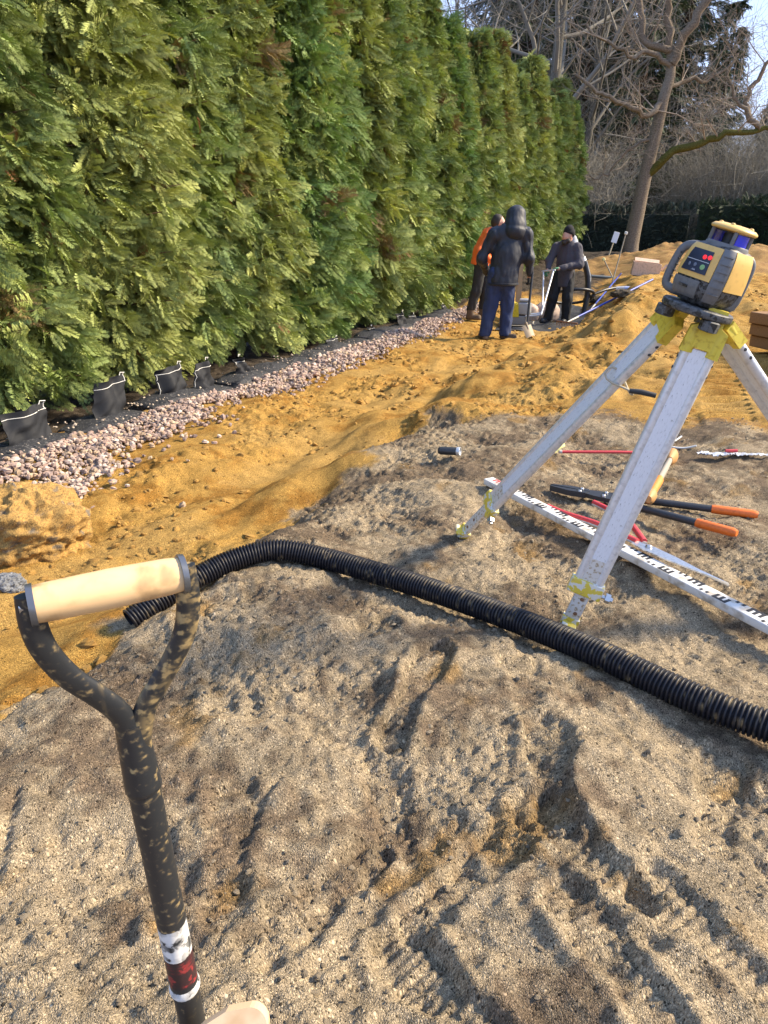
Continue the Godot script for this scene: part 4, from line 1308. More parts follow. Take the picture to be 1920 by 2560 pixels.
func build_laser(at: Vector3, axis: Vector3) -> void:
	var t := thing("rotating_laser", "yellow and grey rotating laser level on top of the tripod", "laser level", look(at, axis, V(-0.857, 0, 0.516)).scaled_local(Vector3.ONE * 0.74))
	var tan_ := mat(Color(0.70, 0.44, 0.125), 0.42, 0.0, ramp_tex(noise_img(61, 0.02, 256, FastNoiseLite.TYPE_SIMPLEX_SMOOTH, 4), [[0.0, g(0.8)], [0.4, g(1.0)], [1.0, g(1.0)]]), 5.0)
	var grey := M.grey as StandardMaterial3D
	var lgrey := mat(Color(0.15, 0.153, 0.158), 0.5, 0.0, M.t_soft, 8.0)
	var dark := mat(Color(0.02, 0.021, 0.024), 0.5)
	var prof := [[0.0, 0.55], [0.006, 0.72], [0.028, 0.93], [0.055, 1.0], [0.10, 0.985], [0.15, 0.93], [0.176, 0.86], [0.19, 0.76], [0.196, 0.62]]
	var sc := func(y: float) -> float:
		for k in prof.size() - 1:
			if y <= prof[k + 1][0]: return lerpf(prof[k][1], prof[k + 1][1], clampf((y - prof[k][0]) / (prof[k + 1][0] - prof[k][0]), 0, 1))
		return 0.62
	var sq := func(th: float) -> float: return 0.092 * pow(pow(absf(cos(th)), 4.5) + pow(absf(sin(th)), 4.5), -1.0 / 4.5)
	var surf := func(th: float, y: float, off: float) -> Vector3:
		var r: float = sq.call(th) * sc.call(y) + off
		return V(sin(th) * r, y, cos(th) * r)
	var bb := MB.new()
	var rs := []
	for q in prof:
		var ring := PackedVector3Array()
		for k in 48: ring.append(surf.call(TAU * k / 48.0, q[0], 0.0))
		rs.append(ring)
	bb.rings(rs)
	obj("body", bb.mesh(), grey, t)
	var patch := func(called: String, th0: float, th1: float, y0: float, y1: float, off: float, m: Material, taper := 0.0) -> MeshInstance3D:
		var b := MB.new()
		b.sheet(16, 8, func(u: float, v: float) -> Vector3: return surf.call(deg_to_rad(lerpf(lerpf(th0, th0 + taper, v), lerpf(th1, th1 - taper, v), u)), lerpf(y0, y1, v), off), 0.007)
		return obj(called, b.mesh(), m, t)
	# yellow covers, ribbed grey corner, lower battery door
	patch.call("front_cover", -50.0, 32.0, 0.080, 0.184, 0.0035, tan_)
	patch.call("side_cover", 58.0, 140.0, 0.066, 0.186, 0.0035, tan_)
	patch.call("rear_cover", 150.0, 290.0, 0.084, 0.180, 0.0035, tan_)
	patch.call("battery_door", -42.0, 16.0, 0.020, 0.074, 0.003, lgrey)
	patch.call("battery_latch", -24.0, -6.0, 0.046, 0.054, 0.0075, grey)
	patch.call("corner_strip", 33.0, 57.0, 0.02, 0.186, 0.002, lgrey)
	for k in 6: patch.call("rib", 36.0, 54.0, 0.045 + 0.024 * k, 0.049 + 0.024 * k, 0.0055, lgrey)
	var panel: MeshInstance3D = patch.call("control_panel", -34.0, 20.0, 0.096, 0.168, 0.0062, mat(Color(0.018, 0.026, 0.055), 0.3), 3.0)
	var red := mat(Color(0.75, 0.05, 0.06), 0.4)
	red.emission_enabled = true
	red.emission = Color(0.9, 0.05, 0.06)
	red.emission_energy_multiplier = 0.5
	var dot := func(called: String, th: float, y: float, r: float, m: Material) -> void:
		var p: Vector3 = surf.call(deg_to_rad(th), y, 0.0102)
		var b := MB.new()
		b.lathe(look(p, surf.call(deg_to_rad(th), y, 0.2) - p, Vector3.UP), [Vector2(r, 0), Vector2(r, 0.0008), Vector2(r * 0.7, 0.0012)], 14)
		obj(called, b.mesh(), m, panel)
	dot.call("indicator_light", 3.0, 0.148, 0.0072, red)
	dot.call("indicator_light", 14.0, 0.150, 0.0072, red)
	dot.call("power_button", 8.0, 0.117, 0.0085, mat(Color(0.22, 0.42, 0.18), 0.5))
	dot.call("key", -9.0, 0.119, 0.006, mat(Color(0.16, 0.19, 0.26), 0.5))
	dot.call("key", -21.0, 0.117, 0.006, mat(Color(0.16, 0.19, 0.26), 0.5))
	var lb := MB.new()
	lb.sheet(10, 1, func(u: float, v: float) -> Vector3: return surf.call(deg_to_rad(lerpf(-31.0, 17.0, u)), 0.1325 + 0.0016 * v, 0.0102), 0.0008)
	obj("panel_line", lb.mesh(), mat(Color(0.55, 0.6, 0.66), 0.5), panel)
	var tm := TextMesh.new()
	var fnt := SystemFont.new()
	fnt.font_names = PackedStringArray(["Droid Sans"])
	tm.font = fnt
	tm.text = "RL-H5A"
	tm.font_size = 16
	tm.pixel_size = 0.00045
	tm.depth = 0.0006
	var tp: Vector3 = surf.call(deg_to_rad(-10.0), 0.1035, 0.0104)
	obj("lettering", tm, mat(Color(0.6, 0.63, 0.7), 0.5), panel, look(tp, V(0, 1, -0.06), surf.call(deg_to_rad(-10.0), 0.1035, 0.2) - tp))
	# handles
	for hd in [[-70.0, 1.0], [125.0, 0.42]]:
		var dirv := V(sin(deg_to_rad(hd[0])), 0, cos(deg_to_rad(hd[0])))
		var o: float = 0.075
		var ex: float = hd[1]
		var raw := [dirv * o + V(0, 0.176, 0), dirv * (o + 0.036 * ex) + V(0, 0.170, 0), dirv * (o + 0.058 * ex) + V(0, 0.150, 0), dirv * (o + 0.066 * ex) + V(0, 0.10, 0), dirv * (o + 0.066 * ex) + V(0, 0.045, 0), dirv * (o + 0.054 * ex) + V(0, 0.026, 0), dirv * (o + 0.02) + V(0, 0.020, 0), dirv * (o - 0.02) + V(0, 0.024, 0)]
		var hb := MB.new()
		hb.tube(catmull(raw, 5), 0.0098, 12, true, 1.5, dirv)
		var hh := obj("handle", hb.mesh(), lgrey, t)
		if ex > 0.9:
			for k in 5:
				var gb := MB.new()
				gb.box(look(dirv * (o + 0.054) + V(0, 0.06 + 0.02 * k, 0), Vector3.UP, dirv), V(0.022, 0.005, 0.006), 0.001)
				obj("grip_rib", gb.mesh(), dark, hh)
	# turret
	var tb := MB.new()
	tb.lathe(Transform3D(), [Vector2(0.072, 0.186), Vector2(0.070, 0.199), Vector2(0.066, 0.204)], 28)
	obj("turret_ring", tb.mesh(), lgrey, t)
	tb = MB.new()
	tb.lathe(Transform3D(), [Vector2(0.024, 0.2), Vector2(0.024, 0.236)], 20)
	obj("prism_drum", tb.mesh(), dark, t)
	for k in 4:
		var th := deg_to_rad(42.0 + 90.0 * k)
		var pb := MB.new()
		pb.box(Transform3D(Basis(Vector3.UP, th), V(sin(th) * 0.062, 0.222, cos(th) * 0.062)), V(0.013, 0.044, 0.012), 0.002)
		obj("turret_post", pb.mesh(), lgrey, t)
	var blue := mat(Color(0.012, 0.04, 0.72), 0.12)
	blue.metallic_specular = 0.8
	for k in 2:
		var th0 := 52.0 + 180.0 * k
		var gb := MB.new()
		gb.sheet(10, 3, func(u: float, v: float) -> Vector3:
			var th := deg_to_rad(lerpf(th0, th0 + 70.0, u))
			return V(sin(th) * 0.055, lerpf(0.203, 0.238, v), cos(th) * 0.055), 0.003)
		obj("blue_window", gb.mesh(), blue, t)
	tb = MB.new()
	tb.lathe(Transform3D(), [Vector2(0.058, 0.241), Vector2(0.071, 0.242), Vector2(0.075, 0.245), Vector2(0.075, 0.251), Vector2(0.066, 0.258), Vector2(0.040, 0.263), Vector2(0.0, 0.262)], 32)
	var cap := obj("cap", tb.mesh(), tan_, t)
	for th in [20.0, 110.0, 200.0, 290.0]:
		var nb := MB.new()
		nb.lathe(Transform3D(Basis(), V(sin(deg_to_rad(th)) * 0.050, 0.258, cos(deg_to_rad(th)) * 0.050)), [Vector2(0.008, 0), Vector2(0.007, 0.006), Vector2(0.003, 0.008)], 10)
		obj("sight_stud", nb.mesh(), tan_, cap)

# ---------------------------------------------------------------- the shovel in front
func build_shovel() -> void:
	var grip_m := mat(Color(0.74, 0.50, 0.26), 0.5, 0.0, ramp_tex(noise_img(71, 0.012, 512, FastNoiseLite.TYPE_SIMPLEX_SMOOTH, 5), [[0.0, Color(0.30, 0.26, 0.22)], [0.22, Color(0.65, 0.58, 0.5)], [0.34, Color(0.93, 0.9, 0.86)], [0.6, g(1.0)], [1.0, g(1.0)]]), 3.2)
	var blackp := Color(0.014, 0.016, 0.020)
	var dirt := func(seed_: int, lo: float) -> StandardMaterial3D:      # black paint, worn grey, sandy mud above a threshold
		var m := mat(Color(1, 1, 1), 0.45, 0.0, ramp_tex(noise_img(seed_, 0.03, 512, FastNoiseLite.TYPE_SIMPLEX_SMOOTH, 6), [[0.0, Color(0.05, 0.055, 0.06)], [0.16, blackp], [lo, blackp], [lo + 0.06, Color(0.04, 0.036, 0.03)], [lo + 0.13, Color(0.11, 0.085, 0.05)], [lo + 0.22, Color(0.33, 0.24, 0.11)], [1.0, Color(0.42, 0.30, 0.14)]]), 4.0)
		m.metallic_specular = 0.55
		return m
	var clean_m: StandardMaterial3D = dirt.call(72, 0.74)
	var dusty_m: StandardMaterial3D = dirt.call(73, 0.64)
	var muddy_m: StandardMaterial3D = dirt.call(74, 0.47)
	var white_m := mat(Color(1, 1, 1), 0.6, 0.0, ramp_tex(noise_img(75, 0.02, 256, FastNoiseLite.TYPE_SIMPLEX_SMOOTH, 6), [[0.0, blackp], [0.36, blackp], [0.42, Color(0.5, 0.49, 0.47)], [0.6, Color(0.66, 0.65, 0.62)], [1.0, Color(0.7, 0.69, 0.66)]]), 9.0)
	var maroon_m := mat(Color(1, 1, 1), 0.5, 0.0, ramp_tex(noise_img(76, 0.02, 256, FastNoiseLite.TYPE_SIMPLEX_SMOOTH, 6), [[0.0, blackp], [0.35, Color(0.03, 0.014, 0.016)], [0.70, Color(0.045, 0.014, 0.016)], [0.78, Color(0.36, 0.03, 0.03)], [1.0, Color(0.4, 0.05, 0.05)]]), 9.0)
	var t := thing("shovel", "black shovel with a pale wooden grip standing upright in the foreground", "shovel", Transform3D(Basis(), V(-0.252, 1.0515, -0.559)))
	var gx := V(0.118, -0.001, -0.064).normalized()
	var gl := -gx * 0.064; var gr := gx * 0.064
	var mb := MB.new()
	mb.tube([gl, gl.lerp(gr, 0.1), gl.lerp(gr, 0.5), gl.lerp(gr, 0.9), gr], [0.0170, 0.0178, 0.0188, 0.0178, 0.0165], 22)
	obj("grip", mb.mesh(), grip_m, t)
	var bolt_b := MB.new()
	bolt_b.tube([gl - gx * 0.012, gl - gx * 0.003], [0.006, 0.007], 10)
	obj("grip_bolt", bolt_b.mesh(), M.bolt, t)
	var side := [[[-0.0665, 0.010], [-0.068, -0.02], [-0.064, -0.05], [-0.051, -0.085], [-0.033, -0.114], [-0.018, -0.140], [-0.010, -0.165], [-0.008, -0.195]], [[0.0665, 0.008], [0.068, -0.025], [0.062, -0.06], [0.048, -0.09], [0.030, -0.118], [0.012, -0.145], [0.004, -0.168], [-0.002, -0.195]]]
	for sgn in 2:
		var raw := []
		for q in side[sgn]: raw.append(gx * q[0] + V(0, q[1], 0) + V(-0.003, 0, -0.018) * ss(0.0, 0.19, -q[1]))
		mb = MB.new()
		mb.tube(catmull(raw, 24), 0.0118, 20, true, 0.62, gx.cross(Vector3.UP))
		obj("fork", mb.mesh(), muddy_m if sgn == 1 else dusty_m, t)
		var db := MB.new()
		var e := gl if sgn == 0 else gr
		var ox := -gx if sgn == 0 else gx
		db.tube([e - ox * 0.001, e + ox * 0.0045], [0.0195, 0.0190], 20)
		obj("end_washer", db.mesh(), mat(Color(0.14, 0.15, 0.17), 0.3, 0.6), t)
	var J := V(-0.012, -0.175, -0.021)
	var D := V(0.021, -1.0, -0.021)
	var at := func(y: float) -> Vector3: return J + D * (-0.175 - y)
	var ring := func(b: MB, ys: Array, rs: Array, sides: int) -> void:
		var pts := []
		for y in ys: pts.append(at.call(y))
		b.tube(pts, rs, sides)
	mb = MB.new()
	var ys := []; var rr := []
	for k in 20: ys.append(-0.165 - 0.09 * k / 19.0); rr.append(lerpf(0.0160, 0.0196, k / 19.0))
	ys.append(-0.2555); rr.append(0.0174)
	ring.call(mb, ys, rr, 20)
	obj("socket", mb.mesh(), dusty_m, t)
	for q in [["shaft", -0.25, -0.468, dusty_m], ["white_paint", -0.468, -0.522, white_m], ["red_paint", -0.522, -0.572, maroon_m], ["shaft", -0.572, -0.60, clean_m]]:
		mb = MB.new()
		ring.call(mb, [q[1], (q[1] + q[2]) * 0.5, q[2]], [0.0174, 0.0174, 0.0174], 24)
		obj(q[0], mb.mesh(), q[3], t)
	mb = MB.new()
	ring.call(mb, [-0.580, -0.584, -0.590, -0.594], [0.0175, 0.0193, 0.0193, 0.0175], 22)
	obj("collar", mb.mesh(), white_m, t)
	mb = MB.new()
	ys = []; rr = []
	for k in 24: ys.append(-0.59 - 0.26 * k / 23.0); rr.append(0.0166)
	ring.call(mb, ys, rr, 20)
	obj("lower_shaft", mb.mesh(), clean_m, t)
	mb = MB.new()
	mb.sheet(8, 10, func(u: float, v: float) -> Vector3:
		var w := 0.085 * (1.0 - 0.35 * v * v)
		return at.call(-0.80 - 0.26 * v) + gx * (u - 0.5) * 2.0 * w + V(-0.048, 0, -0.088).normalized() * 0.02 * (1.0 - pow(2.0 * u - 1.0, 2.0)), 0.004)
	obj("blade", mb.mesh(), muddy_m, t)

# ---------------------------------------------------------------- smooth bodies: tapered bones joined by a smooth minimum, meshed as surface nets
# bone: [a, b, ra, rb, flat axis (Vector3.ZERO for round), flat factor]; cuts: [point, normal] keep the side the normal points away from
func sdf(bones: Array, cell: float, k: float, cuts := [], wrinkle := 0.0, wfreq := 9.0, seed_ := 1) -> ArrayMesh:
	var lo := V(1e9, 1e9, 1e9); var hi := -lo
	for b in bones:
		var r: float = maxf(b[2], b[3]) + k + cell * 2.0
		lo = lo.min(b[0] - Vector3.ONE * r).min(b[1] - Vector3.ONE * r)
		hi = hi.max(b[0] + Vector3.ONE * r).max(b[1] + Vector3.ONE * r)
	var nx := int((hi.x - lo.x) / cell) + 2; var ny := int((hi.y - lo.y) / cell) + 2; var nz := int((hi.z - lo.z) / cell) + 2
	var F := PackedFloat32Array(); F.resize(nx * ny * nz); F.fill(1.0)
	for b in bones:
		var a: Vector3 = b[0]; var d: Vector3 = b[1] - a
		var ra: float = b[2]; var rb: float = b[3]
		var dd := maxf(d.length_squared(), 1e-9)
		var fa: Vector3 = b[4] if b.size() > 4 else Vector3.ZERO
		var ff: float = b[5] if b.size() > 5 else 1.0
		var r := maxf(ra, rb) + k + cell * 1.5
		var p0 := a.min(b[1]) - Vector3.ONE * r - lo
		var p1 := a.max(b[1]) + Vector3.ONE * r - lo
		for z in range(maxi(0, int(p0.z / cell)), mini(nz, int(p1.z / cell) + 2)):
			for y in range(maxi(0, int(p0.y / cell)), mini(ny, int(p1.y / cell) + 2)):
				for x in range(maxi(0, int(p0.x / cell)), mini(nx, int(p1.x / cell) + 2)):
					var p := lo + V(x, y, z) * cell - a
					if ff != 1.0: p += fa * (fa.dot(p) - fa.dot(d) * clampf(p.dot(d) / dd, 0, 1)) * (ff - 1.0)
					var h := clampf(p.dot(d) / dd, 0.0, 1.0)
					var v := (p - d * h).length() - lerpf(ra, rb, h)
					var id := (z * ny + y) * nx + x
					var o := F[id]
					var w := maxf(k - absf(o - v), 0.0) / k
					F[id] = minf(o, v) - w * w * k * 0.25
	if wrinkle > 0.0 or cuts.size() > 0:
		var f := FastNoiseLite.new()
		f.seed = seed_; f.frequency = wfreq; f.fractal_octaves = 2; f.fractal_type = FastNoiseLite.FRACTAL_RIDGED
		for z in nz:
			for y in ny:
				for x in nx:
					var id := (z * ny + y) * nx + x
					if absf(F[id]) > cell * 4.0 and cuts.size() == 0: continue
					if F[id] > cell * 4.0: continue
					var p := lo + V(x, y, z) * cell
					if wrinkle > 0.0: F[id] += wrinkle * f.get_noise_3d(p.x, p.y * 0.45, p.z)
					for c in cuts: F[id] = maxf(F[id], (p - c[0]).dot(c[1]))
	var mb := MB.new()
	var idx := {}
	var off := [0, 1, nx, nx + 1, nx * ny, nx * ny + 1, nx * ny + nx, nx * ny + nx + 1]
	var cell_ids := []
	for z in nz - 1:
		for y in ny - 1:
			for x in nx - 1:
				var id := (z * ny + y) * nx + x
				var s := 0
				for q in 8: if F[id + off[q]] < 0.0: s += 1
				if s == 0 or s == 8: continue
				var acc := Vector3.ZERO
				var cnt := 0
				for e in [[0, 1], [2, 3], [4, 5], [6, 7], [0, 2], [1, 3], [4, 6], [5, 7], [0, 4], [1, 5], [2, 6], [3, 7]]:
					var fa := F[id + off[e[0]]]; var fb := F[id + off[e[1]]]
					if (fa < 0.0) == (fb < 0.0): continue
					var t := fa / (fa - fb)
					var pa := V(e[0] & 1, (e[0] >> 1) & 1, e[0] >> 2); var pb := V(e[1] & 1, (e[1] >> 1) & 1, e[1] >> 2)
					acc += pa.lerp(pb, t); cnt += 1
				idx[id] = mb.p(lo + (V(x, y, z) + acc / cnt) * cell)
				cell_ids.append(id)
	for id in cell_ids:
		var f0 := F[id] < 0.0
		for ax in 3:
			var st: int = [1, nx, nx * ny][ax]
			var f1 := F[id + st] < 0.0
			if f0 == f1: continue
			var u: int = [nx, nx * ny, 1][ax]; var w: int = [nx * ny, 1, nx][ax]
			if not (idx.has(id - u) and idx.has(id - w) and idx.has(id - u - w)): continue
			if f0: mb.quad(idx[id - u - w], idx[id - w], idx[id], idx[id - u])
			else: mb.quad(idx[id - u], idx[id], idx[id - w], idx[id - u - w])
	return mb.mesh()

func hand_bones(wrist: Vector3, dirv: Vector3, palm_n: Vector3, curl: float, thumb_side: float) -> Array:
	var d := dirv.normalized()
	var n := (palm_n - d * palm_n.dot(d)).normalized()
	var s := d.cross(n) * thumb_side
	var out := [[wrist, wrist + d * 0.045, 0.030, 0.034, n, 1.5], [wrist + d * 0.04 + s * 0.02, wrist + d * 0.085 + s * 0.024, 0.026, 0.020, n, 1.4], [wrist + d * 0.04 - s * 0.02, wrist + d * 0.08 - s * 0.026, 0.026, 0.019, n, 1.4]]
	var lens := [0.072, 0.08, 0.074, 0.058]
	for k in 4:
		var b := wrist + d * (0.088 - 0.004 * absf(k - 1.2)) + s * (0.032 - 0.0205 * k)
		var a1 := curl * 0.8; var a2 := curl * 2.0; var a3 := curl * 2.9
		var L: float = lens[k]
		var p1 := b + (d * cos(a1) + n * sin(a1)) * L * 0.45
		var p2 := p1 + (d * cos(a2) + n * sin(a2)) * L * 0.32
		var p3 := p2 + (d * cos(a3) + n * sin(a3)) * L * 0.26
		out += [[b - d * 0.02, p1, 0.0105, 0.0098], [p1, p2, 0.0098, 0.009], [p2, p3, 0.009, 0.0078]]
	var tb := wrist + d * 0.028 + s * 0.030
	var t1 := tb + (d * 0.6 + s * 0.6 + n * 0.5).normalized() * 0.036
	out += [[tb, t1, 0.014, 0.0115], [t1, t1 + (d * 0.6 + n * 0.75 - s * 0.15 * curl).normalized() * 0.032, 0.0115, 0.009]]
	return out

func head_bones(c: Vector3, fwd: Vector3) -> Array:
	var f := fwd.normalized()
	var x := Vector3.UP.cross(f).normalized()
	var u := f.cross(x)
	return [[c + u * 0.03 - f * 0.02, c + u * 0.02 + f * 0.015, 0.092, 0.085, x, 1.22], [c - u * 0.03 + f * 0.02, c - u * 0.085 + f * 0.055, 0.068, 0.042, x, 1.1],
		[c + u * 0.002 + f * 0.085, c - u * 0.032 + f * 0.107, 0.010, 0.016], [c - u * 0.052 + f * 0.083, c - u * 0.054 + f * 0.085, 0.024, 0.022, u, 1.6],
		[c + u * 0.028 + f * 0.084 + x * 0.03, c + u * 0.028 + f * 0.084 - x * 0.03, 0.016, 0.016], [c - u * 0.005 + x * 0.078, c + u * 0.025 + x * 0.080 - f * 0.01, 0.018, 0.022, x, 2.2], [c - u * 0.005 - x * 0.078, c + u * 0.025 - x * 0.080 - f * 0.01, 0.018, 0.022, x, 2.2], [c - u * 0.06 - f * 0.02, c - u * 0.17 - f * 0.035, 0.056, 0.062]]

func boot(ankle: Vector3, fwd: Vector3) -> Array:
	var f := fwd.normalized()
	var s := Vector3.UP.cross(f)
	return [[ankle + V(0, 0.08, 0), ankle + V(0, -0.01, 0), 0.060, 0.055], [ankle + V(0, -0.03, 0) - f * 0.03, ankle + f * 0.15 + V(0, -0.035, 0), 0.048, 0.046], [ankle + V(0, -0.055, 0) - f * 0.05 + s * 0.012, ankle + f * 0.15 + V(0, -0.058, 0) - s * 0.008, 0.040, 0.044, Vector3.UP, 1.9]]

func build_people() -> void:
	var skin := mat(Color(0.50, 0.27, 0.19), 0.55)
	skin.subsurf_scatter_enabled = true
	skin.subsurf_scatter_strength = 0.15
	var navy := mat(Color(0.014, 0.018, 0.030), 0.6, 0.0, M.t_soft, 3.0)
	navy.rim_enabled = true; navy.rim = 0.3
	var denim := mat(Color(0.024, 0.040, 0.105), 0.85, 0.0, M.t_soft, 1.2)
	var leather := mat(Color(0.13, 0.085, 0.05), 0.8, 0.0, M.t_fine, 5.0)
	var grey := mat(Color(0.055, 0.052, 0.066), 0.85, 0.0, M.t_soft, 3.0)
	grey.rim_enabled = true; grey.rim = 0.4
	var black := mat(Color(0.014, 0.015, 0.017), 0.85, 0.0, M.t_soft, 3.0)
	var wool := mat(Color(0.012, 0.012, 0.014), 0.95, 0.0, M.t_fine, 20.0)
	var pale := mat(Color(0.42, 0.43, 0.46), 0.9)
	var glove := mat(Color(0.06, 0.20, 0.10), 0.7)
	var orange := mat(Color(0.90, 0.15, 0.02), 0.7)
	var dark := mat(Color(0.030, 0.028, 0.026), 0.85, 0.0, M.t_soft, 3.0)
	var hair := mat(Color(0.03, 0.022, 0.017), 0.7)
	var silver := mat(Color(0.55, 0.56, 0.58), 0.4, 0.3)
	# --- hooded man seen from behind, a spade in his right hand
	var gx := 1.74; var gz := -10.55
	var t := thing("person", "person in a hooded navy jacket and blue trousers, seen from behind, holding a spade", "person", Transform3D(Basis(), V(gx, hgt(gx, gz) + 0.02, gz)))
	var fw := V(0.05, 0, -1)
	var hL := V(-0.20, 0.93, -0.30); var hR := V(0.40, 0.88, -0.06)
	var body := head_bones(V(0.13, 1.67, -0.10), V(0.25, -0.35, -1)) + [[V(0.10, 1.42, -0.02), V(0.03, 1.15, 0.0), 0.15, 0.16, V(0, 0, 1), 1.35], [V(0.02, 1.15, 0), V(-0.03, 0.92, 0.02), 0.16, 0.15, V(0, 0, 1), 1.3], [V(-0.12, 0.90, 0.02), V(-0.16, 0.48, 0.0), 0.085, 0.06], [V(-0.16, 0.48, 0.0), V(-0.22, 0.09, 0.03), 0.06, 0.042], [V(0.06, 0.90, 0.02), V(0.09, 0.48, -0.03), 0.085, 0.06], [V(0.09, 0.48, -0.03), V(0.08, 0.09, 0.0), 0.06, 0.042],
		[V(-0.18, 1.42, 0), V(-0.33, 1.14, -0.04), 0.06, 0.048], [V(-0.33, 1.14, -0.04), hL, 0.046, 0.032], [V(0.28, 1.43, 0), V(0.36, 1.14, 0.04), 0.06, 0.048], [V(0.36, 1.14, 0.04), hR, 0.046, 0.032]]
	var bm := obj("body", sdf(body, 0.016, 0.05), skin, t)
	var jk := [[V(0.08, 1.45, -0.02), V(0.04, 1.20, 0.0), 0.185, 0.215, V(0, 0, 1), 1.35], [V(0.04, 1.20, 0), V(0.0, 0.82, 0.02), 0.215, 0.225, V(0, 0, 1), 1.3], [V(-0.15, 1.455, 0), V(0.26, 1.465, 0), 0.095, 0.095, V(0, 1, 0), 1.15], [V(-0.19, 1.43, 0), V(-0.325, 1.14, 0.0), 0.088, 0.072], [V(-0.325, 1.14, 0.0), hL + V(-0.01, 0.02, 0.05), 0.072, 0.056], [V(0.29, 1.44, 0), V(0.365, 1.14, 0.04), 0.088, 0.074], [V(0.365, 1.14, 0.04), hR + V(-0.01, 0.05, 0.03), 0.074, 0.056], [V(0.12, 1.54, 0.0), V(-0.14, 1.47, 0.0), 0.105, 0.09], [V(0.12, 1.54, 0.0), V(0.28, 1.475, 0.0), 0.105, 0.09]]
	obj("jacket", sdf(jk, 0.013, 0.07, [[V(0, 0.77, 0), V(0, -1, 0)]], 0.017, 5.5, 3), navy, t)
	var hd := [[V(0.145, 1.715, -0.07), V(0.135, 1.59, -0.02), 0.142, 0.152], [V(0.125, 1.55, 0.0), V(0.12, 1.51, 0.01), 0.155, 0.175, V(0, 1, 0), 1.1]]
	obj("hood", sdf(hd, 0.011, 0.05, [[V(0.17, 1.68, -0.20), V(0.2, -0.2, -1).normalized()]], 0.006, 7.0, 4), navy, t)
	var hemb := MB.new()
	for q in [[0.785, 0.226, 0.183], [0.80, 0.226, 0.183]]:
		var loop := []
		for k in 33: loop.append(V(0.0 + q[1] * cos(TAU * k / 32.0), q[0], 0.02 + q[2] * sin(TAU * k / 32.0)))
		hemb.tube(loop, 0.005, 5)
	obj("hem", hemb.mesh(), navy, t)
	var tr := [[V(-0.10, 0.94, 0.02), V(0.06, 0.94, 0.02), 0.13, 0.13], [V(-0.11, 0.88, 0.02), V(-0.16, 0.48, -0.01), 0.125, 0.100], [V(-0.16, 0.48, -0.01), V(-0.225, 0.07, 0.03), 0.100, 0.092], [V(0.06, 0.88, 0.02), V(0.095, 0.48, -0.04), 0.125, 0.100], [V(0.095, 0.48, -0.04), V(0.08, 0.09, 0.0), 0.100, 0.092]]
	obj("trousers", sdf(tr, 0.014, 0.045, [[V(0, 0.045, 0), V(0, -1, 0)]], 0.014, 6.0, 5), denim, t)
	obj("boot", sdf(boot(V(-0.225, 0.075, 0.03), V(-0.25, 0, -1)), 0.012, 0.03), leather, t)
	obj("boot", sdf(boot(V(0.08, 0.075, 0.0), V(0.75, 0, 0.55)), 0.012, 0.03), leather, t)
	obj("glove", sdf(hand_bones(hR + V(0, 0.01, 0), V(0.12, -1, -0.1), V(-0.6, 0, -0.6), 0.85, 1.0), 0.005, 0.012), black, t)
	obj("glove", sdf(hand_bones(hL, V(0.5, -0.3, -0.7), V(0.3, -1, 0), 0.6, -1.0), 0.005, 0.012), black, t)
	# --- his spade
	var st := thing("spade", "long black spade with a pale steel blade held by the hooded person", "spade", Transform3D(Basis(), V(gx + 0.44, hgt(gx, gz), gz + 0.02)))
	var sp0 := V(-0.01, 0.98, -0.03); var sp1 := V(-0.06, 0.20, 0.10)
	var mb := MB.new()
	mb.tube([sp0, sp1], 0.0185, 10)
	obj("shaft", mb.mesh(), M.blk, st)
	mb = MB.new()
	var bl := look(sp1 + V(-0.005, 0.03, 0.01), V(-0.13, 0.30, -0.10), V(0.45, 0.3, 0.9))
	mb.sheet(8, 10, func(u: float, v: float) -> Vector3: return bl * V((u - 0.5) * 0.17 * (1.0 - 0.15 * v), -0.36 * v, 0.018 * (1.0 - pow(2.0 * u - 1.0, 2.0)) - 0.01), 0.005)
	mb.tube([bl * V(0, 0.05, 0.004), bl * V(0, -0.06, 0.006)], [0.021, 0.012], 10)
	obj("blade", mb.mesh(), mat(Color(0.30, 0.24, 0.17), 0.6, 0.2, M.t_fine, 5.0), st)
	# --- man with the beanie at the handle of the compactor
	var bx := 3.33; var bz := -13.55
	t = thing("person", "person in a grey jacket and black beanie gripping the compactor handle with green gloves", "person", Transform3D(Basis(), V(bx, hgt(bx, bz) + 0.02, bz)))
	var ff := V(-0.8, 0, 0.6)
	var gR := V(-0.16, 0.99, 0.34); var gL := V(-0.30, 0.96, 0.14)
	var hc := V(0.02, 1.535, 0.12)
	body = head_bones(hc, V(-0.75, -0.55, 0.55)) + [[V(0.05, 1.36, 0.04), V(0.06, 1.10, 0.02), 0.14, 0.15, ff.normalized(), 1.3], [V(0.06, 1.10, 0.02), V(0.06, 0.88, 0.0), 0.15, 0.145, ff.normalized(), 1.25], [V(-0.04, 0.86, -0.05), V(-0.12, 0.46, -0.02), 0.085, 0.058], [V(-0.12, 0.46, -0.02), V(-0.17, 0.09, -0.06), 0.058, 0.042], [V(0.12, 0.86, 0.05), V(0.13, 0.46, 0.10), 0.085, 0.058], [V(0.13, 0.46, 0.10), V(0.14, 0.09, 0.06), 0.058, 0.042],
		[V(-0.12, 1.34, -0.06), V(-0.24, 1.12, 0.0), 0.058, 0.046], [V(-0.24, 1.12, 0.0), gL, 0.045, 0.030], [V(0.22, 1.33, 0.12), V(0.24, 1.06, 0.24), 0.058, 0.046], [V(0.24, 1.06, 0.24), gR, 0.045, 0.030]]
	obj("body", sdf(body, 0.014, 0.045), skin, t)
